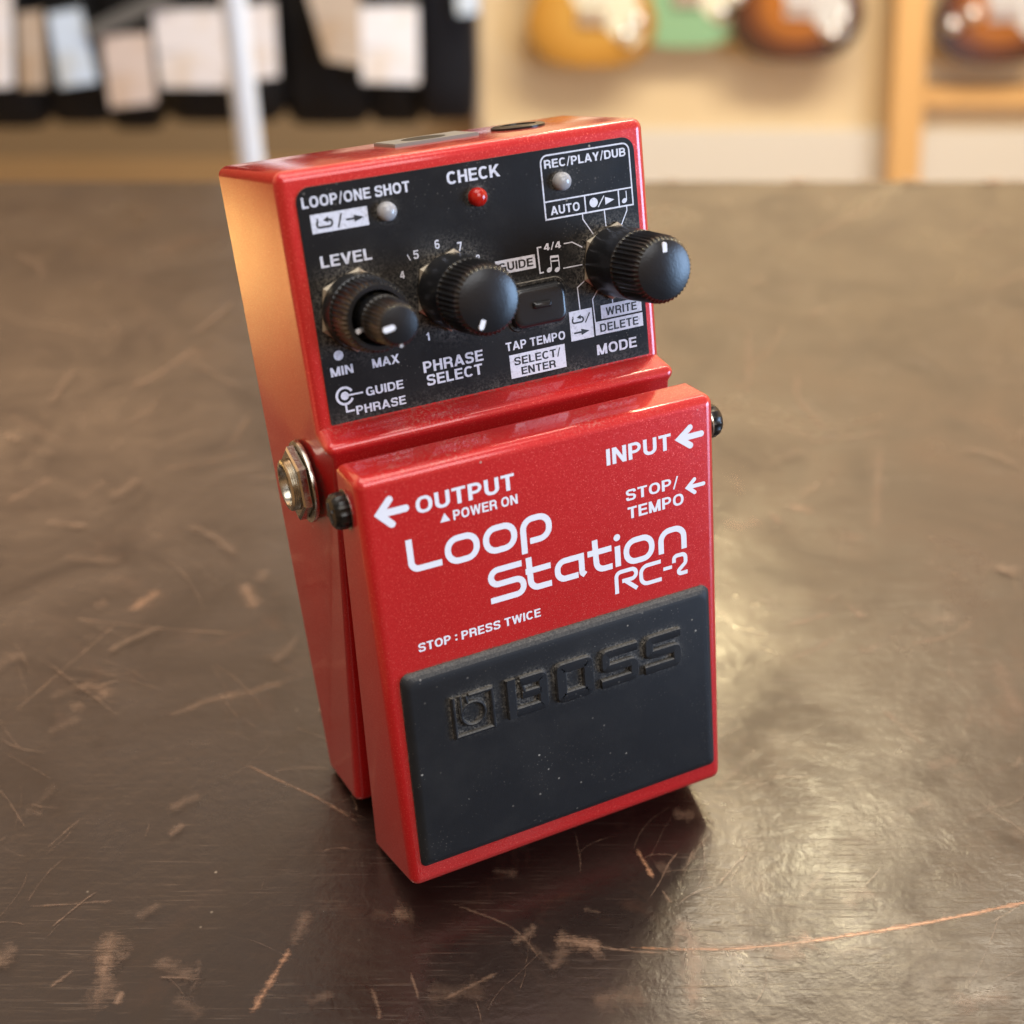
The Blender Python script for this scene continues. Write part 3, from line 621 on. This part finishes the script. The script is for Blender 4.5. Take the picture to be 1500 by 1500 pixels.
for body, x0, x1, y, h in (('OUTPUT', -24.0, -6.2, 69.05, 2.9), ('POWER ON', -17.7, -5.9, 66.35, 1.75), ('INPUT', 11.35, 24.25, 68.95, 3.0), ('STOP/', 14.75, 25.4, 61.4, 2.1),
        ('TEMPO', 14.95, 26.45, 57.95, 2.2), ('STOP : PRESS TWICE', -26.5, -3.4, 44.2, 1.6)): ink.text(body, x0, x1, y, h)
ink.face([(-20.1, 66.5), (-18.3, 66.5), (-19.2, 68.05)])
ink.line([(-30.2, 70.6), (-25.75, 70.6)], 1.25, cap=True); ink.line([(-28.35, 72.75), (-30.35, 70.6), (-28.35, 68.45)], 1.25, 0, 0.034, cap=True)
ink.line([(26.0, 70.45), (30.5, 70.45)], 1.15, cap=True); ink.line([(28.2, 72.1), (26.0, 70.45), (28.2, 68.75)], 1.15, 0, 0.034, cap=True)
ink.line([(27.5, 60.88), (30.7, 60.88)], 0.75, cap=True); ink.line([(28.8, 62.15), (27.35, 60.88), (28.8, 59.65)], 0.75, 0, 0.034, cap=True)
Wd = 1.12
def letter(pts, r=1.6, w=Wd, closed=False, lift=0.03): ink.line(pts, w, 0, lift, r, closed)
letter([(-25.95, 65.0), (-25.9, 59.5), (-20.5, 59.5)], 1.3)
for cx, cy in ((-16.7, 61.0), (-9.72, 60.95), (16.87, 51.6)):
    letter([(cx-2.62, cy+2.05), (cx+2.62, cy+2.05), (cx+2.62, cy-2.05), (cx-2.62, cy-2.05)], 1.9, closed=True)
letter([(-5.4, 56.8), (-5.4, 63.0), (-0.5, 63.0), (-0.5, 58.9), (-4.25, 58.9)], 1.9)
letter([(-6.2, 55.3), (-12.1, 55.3), (-12.1, 52.6), (-6.15, 52.6), (-6.15, 49.75), (-12.5, 49.75)], 1.35)
letter([(-4.85, 55.95), (-4.7, 50.0), (-0.75, 50.0)], 1.5); letter([(-5.6, 53.4), (-0.75, 53.4)], 0, lift=0.034)
letter([(4.95, 53.45), (0.5, 53.45), (0.5, 50.05), (4.5, 50.05)], 1.5); letter([(5.25, 54.0), (5.25, 50.3), (5.85, 49.7)], 0.4, lift=0.034)
letter([(8.05, 55.75), (8.2, 49.85), (11.35, 49.85)], 1.5); letter([(6.5, 53.35), (11.3, 53.35)], 0, lift=0.034)
letter([(12.5, 53.4), (12.5, 49.4)], 0); ink.disc((12.5, 55.05), 0.66)
letter([(21.4, 49.35), (21.4, 53.6), (26.2, 53.6), (26.2, 49.25)], 1.9)
letter([(11.95, 44.1), (11.95, 48.2), (16.0, 48.2), (16.0, 46.3), (13.1, 46.3)], 0.95, 0.78); letter([(13.7, 46.3), (16.1, 44.1)], 0, 0.78, lift=0.034)
letter([(21.2, 48.0), (17.0, 48.0), (17.0, 44.45), (21.25, 44.45)], 1.4, 0.78); letter([(21.65, 46.25), (23.5, 46.25)], 0, 0.7)
letter([(23.95, 46.9), (23.95, 48.2), (26.4, 48.2), (26.4, 46.4), (24.0, 44.45), (26.75, 44.45)], 0.8, 0.78)
ink.done('lettering', treadle, [WHITE])

# rubber pad with the raised emblem and name
bm = bmesh.new()
pad_pl = lambda x, y, l: Vector((x, y, TA+TB*y+l))
po = rounded([(-31.05, 1.65), (31.0, 1.55), (30.75, 40.85), (-30.6, 40.85)], [1.0, 1.0, 1.6, 1.6], 5)
cx, cy = 0.0, 21.2
ringsP = []
for ins, z in ((0.0, -0.2), (0.0, 0.55), (0.45, 1.05), (1.0, 1.45), (1.5, 1.6)):
    ringsP.append([bm.verts.new(pad_pl(p.x*(1-ins/31.0), cy+(p.y-cy)*(1-ins*1.15/19.6), z)) for p in po])
for k in range(len(ringsP)-1):
    for i in range(len(po)):
        j = (i+1) % len(po); bm.faces.new((ringsP[k][i], ringsP[k][j], ringsP[k+1][j], ringsP[k+1][i]))
bm.faces.new(ringsP[-1])
def emboss(quads, z1=2.45):
    for q in quads:
        lo = [bm.verts.new(pad_pl(p[0], p[1], 1.3)) for p in q]; hi = [bm.verts.new(pad_pl(p[0], p[1], z1)) for p in q]
        bm.faces.new(hi)
        for i in range(len(q)): j = (i+1) % len(q); bm.faces.new((lo[i], lo[j], hi[j], hi[i]))
def raised(poly_pts, r, holes=None, z1=2.45):
    pass
def solid_stroke(pts, w, r=0.0, closed=False, z1=2.45):
    """one continuous raised stroke with softened top edges"""
    P = fillet_path(pts, r, 4, closed) if r else [Vector(p) for p in pts]
    outer_ = ribbon(P, w, closed); inner_ = ribbon(P, w-0.5, closed)
    n = len(outer_)
    L = lambda Q: [q[0] for q in Q]+([] if closed else [Q[-1][3]])
    Rr = lambda Q: [q[1] for q in Q]+([] if closed else [Q[-1][2]])
    rows = []
    for pts2, z in ((L(outer_), 1.3), (L(outer_), z1-0.22), (L(inner_), z1), (Rr(inner_), z1), (Rr(outer_), z1-0.22), (Rr(outer_), 1.3)):
        rows.append([bm.verts.new(pad_pl(p.x, p.y, z)) for p in pts2])
    m_ = len(rows[0])
    for k in range(5):
        for i in range(m_ if closed else m_-1):
            j = (i+1) % m_; bm.faces.new((rows[k][i], rows[k][j], rows[k+1][j], rows[k+1][i]))
    if not closed:
        for i in (0, m_-1): bm.faces.new([rw[i] for rw in rows])
w = 1.8
yb, yt = 27.0, 34.7; m0, m1 = yb+w/2, yt-w/2; mc = (yb+yt)/2
solid_stroke([(-11.3, yt+0.1), (-11.3, yb)], 1.9)                                                     # B
solid_stroke([(-9.5, m1), (-5.1, m1), (-5.1, m0), (-10.5, m0)], 1.9, 0.4); solid_stroke([(-9.2, mc+0.2), (-5.5, mc+0.2)], 1.7)
solid_stroke([(-9.45, m1+0.2), (-8.6, mc+0.2)], 0.75)
solid_stroke([(-1.45, m1), (4.0, m1), (4.0, m0), (-1.45, m0)], 2.15, 0.35, True)                          # O
for x0 in (6.7, 15.8):                                                                               # S S
    solid_stroke([(x0+7.5, m1), (x0+0.85, m1), (x0+0.85, mc), (x0+6.75, mc), (x0+6.75, m0), (x0-0.1, m0)], 1.85, 0.6)
solid_stroke([(-22.3, yt), (-22.3, yb-0.3), (-15.0, yb-0.3), (-15.0, yt-0.35), (-19.3, yt-0.35)], 0.7)                # emblem: square
C_ = Vector((-18.7, 30.55)); solid_stroke([(C_.x+2.25*math.cos(a), C_.y+2.25*math.sin(a)) for a in [2*math.pi*k/30+math.pi for k in range(30)]], 0.62, 0, True, 2.3)
solid_stroke([(-20.95, 34.6), (-20.95, 30.5)], 0.62, 0, False, 2.3); solid_stroke([(-19.9, 34.4), (-19.6, 32.8)], 0.6, 0, False, 2.3)
bmesh.ops.remove_doubles(bm, verts=bm.verts[:], dist=0.0005)
from_bm('rubber_pad', mm_finish(bm), treadle, RUBBER, True, 40)

# hinge screws at both sides of the treadle
def side_frame(sx, x, y, z): return Matrix.Translation((x, y, z)) @ Matrix.Rotation(math.radians(90*sx), 4, 'Y')
for sx in (-1, 1):
    F = side_frame(sx, 34.5 if sx > 0 else -33.4, 70.4, 43.6 if sx > 0 else 42.2); bm = bmesh.new()
    lathe(bm, [(3.4, 0.0), (3.45, 0.3)], F, 36)
    from_bm('washer', mm_finish(bm), treadle, NICKEL, True)
    bm = bmesh.new(); lathe(bm, [(3.05, 0.31, 1), (3.2, 0.8, 1), (3.15, 1.7, 1), (2.95, 2.35, 1), (2.5, 2.75), (1.5, 2.95), (0.2, 3.0)], F, 48, True, knurl(3, 0.05))
    for a in (0.4, 0.4+math.pi/2):
        fr = F @ Matrix.Rotation(a, 4, 'Z'); vs = box(bm, -1.7, 1.7, -0.26, 0.26, 2.6, 3.1)
        for v in vs: v.co = fr @ v.co
    from_bm('hinge_screw', mm_finish(bm), treadle, SCREW, True, 35)

# audio jacks in both sides
def jack(sx):
    x = sx*34.35; F = side_frame(sx, x, 70.3, 21.7)
    k = empty('jack'); k.parent = pedal
    bm = bmesh.new(); lathe(bm, [(7.4, 0.0), (7.5, 0.3), (7.4, 0.75)], F, 48)
    wsh = from_bm('audio_jack', mm_finish(bm), pedal, NICKEL, True)
    from_bm('nut', hexnut(0, 0, 6.8, 0.76, 2.5, F @ Matrix.Rotation(0.25, 4, 'Z')), wsh, NICKEL, False)
    bm = bmesh.new()
    pr = [(4.7, 0.8)]+[(4.7-0.16*(i % 2), 2.5+i*0.17) for i in range(7)]+[(4.4, 3.75), (3.75, 3.8), (3.55, 3.5), (3.4, 0.6)]
    lathe(bm, pr, F, 48, False); bush = from_bm('bushing', mm_finish(bm), wsh, NICKEL, True, 50)
    bm = bmesh.new(); lathe(bm, [(3.42, 1.0), (0.05, 0.9)], F, 32); from_bm('socket_hole', mm_finish(bm), wsh, HOLE)
    bpy.data.objects.remove(k)
jack(-1); jack(1)

# power and footswitch sockets on the top end
def topframe(x, z): return Matrix.Translation((x, 124.13, z)) @ Matrix.Rotation(-math.pi/2, 4, 'X')
bm = bmesh.new(); vs = box(bm, -8, 8, 123.9, 124.7, 7.5, 18.5)
bmesh.ops.bevel(bm, geom=[ed for ed in bm.edges if abs(ed.verts[0].co.y-ed.verts[1].co.y) < 0.01 and ed.verts[0].co.y > 124.5], offset=0.15, segments=2, affect='EDGES')
dc = from_bm('power_socket', mm_finish(bm), pedal, PLATE)
bm = bmesh.new(); lathe(bm, [(4.0, 0.58), (4.0, 0.61)], topframe(-0.5, 13.0), 36); from_bm('socket_hole', mm_finish(bm), dc, HOLE)
bm = bmesh.new(); lathe(bm, [(5.0, 0.0), (5.0, 0.35), (4.6, 0.55), (3.4, 0.55), (3.3, 0.2)], topframe(17.5, 14.5), 40, False); rj = from_bm('footswitch_jack', mm_finish(bm), pedal, SCREW, True, 40)
bm = bmesh.new(); lathe(bm, [(3.4, 0.32), (0.05, 0.3)], topframe(17.5, 14.5), 32); from_bm('socket_hole', mm_finish(bm), rj, HOLE)

# ------------------------------------------------------------------ the shop behind, out of focus
FLOOR_Z = -0.95
def plain(name, c, rough=0.6, **k): return mat(name, c, rough, **k)
def wood(name, c1, c2, sx=3, sz=40, rough=0.45):
    m = mat(name, c1, rough); t = NT(m); v = t.coord((sz, sz, sx)); t.to(t.mix(t.noise(v, 1.0, 4, 0.6, dist=0.8), c1, c2), 'Base Color'); return m
FLOORM = wood('light_wood_floor', (0.42, 0.27, 0.14), (0.34, 0.21, 0.10), 30, 4, 0.4)
bm = bmesh.new(); vs = [bm.verts.new(c) for c in ((-6, -3, FLOOR_Z), (6, -3, FLOOR_Z), (6, 3.2, FLOOR_Z), (-6, 3.2, FLOOR_Z))]; bm.faces.new(vs)
tag(from_bm('floor', bm, None, FLOORM), kind='structure')
PLY = wood('pale_plywood', (0.68, 0.54, 0.34), (0.62, 0.48, 0.29), 2, 14)
WY = 2.95
def box_obj(name, p0, p1, m, bev=0.0, parent=None):
    bm = bmesh.new(); box(bm, min(p0[0], p1[0]), max(p0[0], p1[0]), min(p0[1], p1[1]), max(p0[1], p1[1]), min(p0[2], p1[2]), max(p0[2], p1[2]))
    if bev: bmesh.ops.bevel(bm, geom=bm.edges[:], offset=bev, segments=2, affect='EDGES')
    return from_bm(name, bm, parent, m)
xl = at(706, 150, WY).x
tag(box_obj('plywood_wall', (xl, WY, FLOOR_Z), (3.2, WY+0.05, 1.4), PLY), 'pale plywood display wall behind the hanging guitars', 'wall')
zt = at(750, 192, WY-0.02).z
tag(box_obj('skirting_board', (xl+0.02, WY-0.025, FLOOR_Z), (3.2, WY-0.001, zt), plain('pale_skirting_paint', (0.62, 0.58, 0.51))), 'pale grey skirting board along the foot of the plywood wall', 'skirting board')
POSTM = wood('pine_post', (0.66, 0.40, 0.16), (0.58, 0.34, 0.13), 2, 30)
def prism(name, P, depth, m, parent=None):
    bm = bmesh.new(); f = [bm.verts.new(p) for p in P]; k = [bm.verts.new((p[0], p[1]+depth, p[2])) for p in P]; n = len(P)
    bm.faces.new(f); bm.faces.new(k[::-1])
    for i in range(n): j = (i+1) % n; bm.faces.new((f[j], f[i], k[i], k[j]))
    return from_bm(name, bm, parent, m)
PY = WY-0.12; b0, b1, t0, t1 = at(1303, 262, PY), at(1347, 262, PY), at(1315, 0, PY), at(1361, 0, PY)
kz = lambda p, q, z: p+(q-p)*((z-p.z)/(q.z-p.z))
tag(prism('wooden_post', [kz(b0, t0, FLOOR_Z), kz(b1, t1, FLOOR_Z), kz(b1, t1, 0.6), kz(b0, t0, 0.6)], 0.06, POSTM), 'upright pine post between the two sunburst guitars', 'post')
s0 = at(1352, 160, WY-0.07); s1 = at(1600, 132, WY-0.07)
tag(box_obj('wall_batten', (at(1356, 150, WY-0.07).x, WY-0.055, s0.z), (3.2, WY-0.001, s1.z), POSTM, 0.003), 'horizontal pine batten to the right of the pine post', 'batten')
BACK = plain('dark_back_wall', (0.02, 0.018, 0.018), 0.8)
tag(box_obj('side_wall', (-6, 3.2, FLOOR_Z), (xl-0.02, 3.25, 1.4), plain('brown_wall', (0.24, 0.17, 0.095))), 'brown wall behind the row of black gig bags', 'wall')  # one even brown over the whole wall

# guitars: outline of a double cutaway body in metres, base at the strap end
OUT = [(0, 0.0), (0.075, 0.004), (0.13, 0.03), (0.158, 0.08), (0.155, 0.135), (0.125, 0.19), (0.112, 0.235), (0.125, 0.29), (0.142, 0.335), (0.138, 0.375), (0.118, 0.385), (0.09, 0.355), (0.05, 0.325), (0.03, 0.32),
       (-0.03, 0.32), (-0.05, 0.33), (-0.085, 0.38), (-0.112, 0.425), (-0.135, 0.42), (-0.142, 0.375), (-0.125, 0.31), (-0.113, 0.25), (-0.125, 0.195), (-0.152, 0.14), (-0.16, 0.085), (-0.133, 0.03), (-0.075, 0.004)]
def smooth_outline(P, it=2):
    P = [Vector(p) for p in P]
    for _ in range(it):
        Q = []
        for i in range(len(P)):
            a, b = P[i], P[(i+1) % len(P)]; Q += [a*0.75+b*0.25, a*0.25+b*0.75]
        P = Q
    return P
def plate(name, poly, y0, y1, m, parent, bev=0.0):
    bm = bmesh.new(); a = [bm.verts.new((p[0], y0, p[1])) for p in poly]; b = [bm.verts.new((p[0], y1, p[1])) for p in poly]; n = len(a)
    bm.faces.new(a); bm.faces.new(b[::-1])
    for i in range(n): j = (i+1) % n; bm.faces.new((a[j], a[i], b[i], b[j]))
    if bev:
        fs = [f for f in bm.faces if len(f.verts) > 4]; bmesh.ops.bevel(bm, geom=list({ed for f in fs for ed in f.edges}), offset=bev, segments=3, affect='EDGES')
    return from_bm(name, bm, parent, m, True, 45)
def burst(name, edge, mid, heart):
    m = mat(name, heart, 0.15, coat=1.0); t = NT(m); tc = t.coord((1, 0, 1))
    mp = t.new('ShaderNodeVectorMath'); mp.operation = 'MULTIPLY'; mp.inputs[1].default_value = (6.2, 0, 7.0)
    su = t.new('ShaderNodeVectorMath'); su.operation = 'SUBTRACT'; su.inputs[1].default_value = (0, 0, 0.125); t.l.new(tc, su.inputs[0]); t.l.new(su.outputs[0], mp.inputs[0])
    ln = t.new('ShaderNodeVectorMath'); ln.operation = 'LENGTH'; t.l.new(mp.outputs[0], ln.inputs[0])
    t.to(t.ramp(ln.outputs['Value'], [(0.35, heart), (0.68, mid), (0.90, edge)]), 'Base Color'); return m
CREAM = plain('cream_pickguard', (0.72, 0.68, 0.52), 0.3); SILVER = plain('chrome_hardware', (0.85, 0.85, 0.85), 0.28, metal=1.0); ROSE = plain('dark_fretboard', (0.06, 0.035, 0.02), 0.5); MAPLE = plain('maple_neck', (0.55, 0.36, 0.16), 0.4)
GREY = plain('pale_grey_pickguard', (0.55, 0.54, 0.53), 0.3)
def guitar(label, cx_px, half_px, bottom_px, Y, body_m, guard_m, knobs, tilt=0.0, fret=ROSE):
    b = at(cx_px, bottom_px, Y); hw = (at(cx_px+half_px, bottom_px, Y).x-b.x); s = hw/0.16
    g = empty('electric_guitar', b, (0, tilt, 0)); tag(g, label, 'guitar', 'guitars hanging on the plywood wall')
    body = smooth_outline([(x*s, z*s) for x, z in OUT]); plate('body', body, -0.022, 0.022, body_m, g, 0.006)
    gp = smooth_outline([(x*s, z*s) for x, z in ((0.02, 0.115), (0.075, 0.06), (0.115, 0.055), (0.128, 0.10), (0.095, 0.20), (0.085, 0.29), (0.05, 0.31), (-0.05, 0.31), (-0.085, 0.36), (-0.10, 0.33), (-0.07, 0.25), (-0.055, 0.15))], 2)
    plate('pickguard', gp, -0.0255, -0.0223, guard_m, g)
    bm = bmesh.new(); box(bm, -0.035*s, 0.035*s, -0.034, -0.0258, 0.105*s, 0.145*s); from_bm('bridge', bm, g, SILVER)
    for kx, kz in knobs:
        bm = bmesh.new(); lathe(bm, [(0.017, 0), (0.016, 0.008), (0.012, 0.014), (0.006, 0.017), (0.001, 0.018)], Matrix.Translation((kx*s, -0.0258, kz*s)) @ Matrix.Rotation(math.pi/2, 4, 'X'), 20); from_bm('control_knob', bm, g, SILVER, True)
    for z in (0.18, 0.23, 0.28):
        bm = bmesh.new(); box(bm, -0.034*s, 0.034*s, -0.031, -0.0258, (z-0.009)*s, (z+0.009)*s); from_bm('pickup', bm, g, plain('pickup_cover', (0.6, 0.58, 0.5), 0.4))
    bm = bmesh.new(); box(bm, -0.026*s, 0.026*s, -0.03, 0.0, 0.32*s, 0.86*s); from_bm('neck', bm, g, fret)
    hd = smooth_outline([(-0.027*s, 0.86*s), (0.027*s, 0.86*s), (0.045*s, 0.93*s), (0.02*s, 1.03*s), (-0.03*s, 1.05*s), (-0.05*s, 0.98*s)], 1); plate('headstock', hd, -0.022, -0.006, MAPLE, g)
    return g
GY = WY-0.10
guitar('amber natural guitar with cream pickguard, leftmost on the plywood wall', 862, 94, 96, GY, burst('amber_lacquer', (0.30, 0.14, 0.02), (0.46, 0.22, 0.03), (0.55, 0.30, 0.06)), CREAM, ((0.085, 0.085), (0.11, 0.12)), 0.03)
guitar('seafoam green guitar between the amber guitar and the sunburst guitar', 1000, 92, 66, GY+0.035, plain('seafoam_lacquer', (0.22, 0.42, 0.24), 0.25, coat=1.0), CREAM, ((0.09, 0.09),), 0.0)
SB = burst('sunburst_lacquer', (0.012, 0.004, 0.003), (0.085, 0.016, 0.005), (0.40, 0.13, 0.015))
guitar('sunburst guitar with grey pickguard just left of the pine post', 1158, 96, 86, GY, SB, GREY, ((0.085, 0.07), (0.105, 0.105), (-0.15, 0.15)), 0.02)
guitar('sunburst guitar at the right edge, beyond the pine post', 1452, 94, 91, GY, SB, GREY, ((-0.12, 0.10), (-0.075, 0.125), (0.09, 0.09)), -0.02)

# black gig bags on a rail with paper price tags
BAG = plain('black_bag_nylon', (0.004, 0.004, 0.005), 0.7, spec=0.2); NAVY = plain('dark_navy_bag', (0.005, 0.006, 0.010), 0.7, spec=0.2)
t = NT(BAG); t.to(t.bump(t.noise(t.coord(), 14, 4), 0.6, 0.03), 'Normal')
BY = 2.05
bag_specs = [(-75, 68, 196, 'black gig bag at the far left edge behind two pale tags'), (62, 160, 190, 'black gig bag behind the bluish white tag'), (152, 235, 198, 'black gig bag behind the low hanging pinkish tag'),
             (228, 420, 188, 'broad black gig bag behind the white metal post'), (412, 545, 192, 'black gig bag behind the slanted beige tag'), (535, 622, 190, 'black gig bag behind the square white tag'), (612, 700, 186, 'dark navy gig bag beside the plywood wall')]
for i, (u0, u1, vb, lab) in enumerate(bag_specs):
    Yb = BY+0.02*(i % 3); a_ = at(u0, vb, Yb); b_ = at(u1, vb, Yb); w_ = (b_.x-a_.x)/2; cxx = (a_.x+b_.x)/2
    bm = bmesh.new()
    rings_ = []
    for z, k, d in ((0, 0.82, 0.045), (0.015, 0.95, 0.06), (0.07, 1.0, 0.07), (0.3, 0.97, 0.07), (0.45, 0.8, 0.06), (0.58, 0.45, 0.045), (0.64, 0.3, 0.035)):
        rings_.append([bm.verts.new((w_*k*math.copysign(abs(math.cos(q))**0.45, math.cos(q)), d*math.copysign(abs(math.sin(q))**0.6, math.sin(q)), z)) for q in [2*math.pi*n/20 for n in range(20)]])
    for k in range(len(rings_)-1):
        for n in range(20): j = (n+1) % 20; bm.faces.new((rings_[k][n], rings_[k][j], rings_[k+1][j], rings_[k+1][n]))
    bm.faces.new(rings_[-1]); bm.faces.new(rings_[0][::-1])
    g = empty('gig_bag', (cxx, Yb+0.075, a_.z)); tag(g, lab, 'gig bag', 'gig bags hanging in a row')
    from_bm('shell', bm, g, NAVY if i == 6 else BAG, True, 60)
    bm = bmesh.new(); box(bm, -0.018, 0.018, -0.075, -0.062, 0.4, 0.6); from_bm('handle', bm, g, BAG)
def tagm(name, c):
    m = plain(name, c, 0.7); t = NT(m); v = t.coord((1, 1, 1)); ln = t.noise(t.coord((9, 1, 150)), 1.0, 2)
    warm = t.ramp(t.noise(v, 16, 2), [(0.5, 0), (0.68, 0.55)])
    t.to(t.mix(t.ramp(ln, [(0.56, 0), (0.66, 0.45)]), t.mix(warm, c, (c[0]*0.85, c[1]*0.68, c[2]*0.45)), (c[0]*0.45, c[1]*0.45, c[2]*0.48)), 'Base Color'); return m
TG = [tagm('white_card', (0.70, 0.71, 0.77)), tagm('beige_card', (0.42, 0.35, 0.29)), tagm('bluish_card', (0.52, 0.65, 0.84)), tagm('pinkish_card', (0.54, 0.47, 0.45)), tagm('pale_card', (0.65, 0.64, 0.68))]
tag_specs = [([(-40, -30), (16, -30), (20, 126), (-30, 130)], 0, 'white price tag cut off by the left edge'), ([(26, 20), (62, 15), (68, 128), (30, 130)], 1, 'brownish beige price tag, second from the left edge'),
             ([(70, 20), (118, 12), (143, 120), (88, 128)], 2, 'bluish white price tag on a black bag'), ([(148, 52), (218, 48), (229, 150), (162, 158)], 3, 'pinkish price tag hanging lowest of all'),
             ([(222, 15), (330, 12), (335, 128), (236, 128)], 4, 'wide pale price tag just left of the white post'), ([(352, 10), (402, 4), (408, 112), (362, 118)], 4, 'pale price tag just right of the white post'),
             ([(440, -40), (520, -60), (536, 98), (478, 88)], 1, 'slanted beige price tag left of the square white one'), ([(528, 10), (612, 8), (614, 122), (530, 120)], 0, 'square white price tag on a black bag'),
             ([(664, -50), (702, -50), (700, 20), (670, 22)], 2, 'small bluish tag on the dark navy bag')]
for q, mi, lab in tag_specs:
    P = [at(u, v, BY-0.02) for u, v in q]; c = sum(P, Vector())/4
    bm = bmesh.new(); f = [bm.verts.new((p.x-c.x, -0.0012, p.z-c.z)) for p in P]; k = [bm.verts.new((p.x-c.x, 0.0012, p.z-c.z)) for p in P]
    bm.faces.new(f[::-1]); bm.faces.new(k)
    for i in range(4): j = (i+1) % 4; bm.faces.new((f[i], f[j], k[j], k[i]))
    o = from_bm('price_tag', bm, None, TG[mi]); o.location = c; tag(o, lab, 'price tag', 'price tags on the gig bags')
# strap
A, B = at(128, 50, BY-0.03), at(250, -8, BY-0.03); d = (B-A).normalized(); n = Vector((0, -1, 0)).cross(d).normalized()*0.012
bm = bmesh.new(); P = [A+n, A-n, B-n, B+n]; f = [bm.verts.new(p) for p in P]; k = [bm.verts.new(p+Vector((0, 0.003, 0))) for p in P]; bm.faces.new(f); bm.faces.new(k[::-1])
for i in range(4): j = (i+1) % 4; bm.faces.new((f[j], f[i], k[i], k[j]))
tag(from_bm('strap', bm, None, plain('grey_webbing', (0.10, 0.10, 0.10), 0.7)), 'grey webbing strap slanting across the black bags', 'strap')
# white post
pa, pb = at(340, 150, 1.25), at(377, 150, 1.25); cxp = (pa.x+pb.x)/2; rp = (pb.x-pa.x)/2
bm = bmesh.new(); lathe(bm, [(0.09, 0), (0.09, 0.012), (rp, 0.02), (rp, 2.1), (rp*0.8, 2.12)], Matrix.Translation((0, 0, 0)), 24)
o = from_bm('metal_post', bm, None, plain('white_powder_coat', (0.58, 0.63, 0.70), 0.35), True); o.location = (cxp, 1.25, FLOOR_Z); tag(o, 'upright white metal post in front of the black gig bags', 'post')
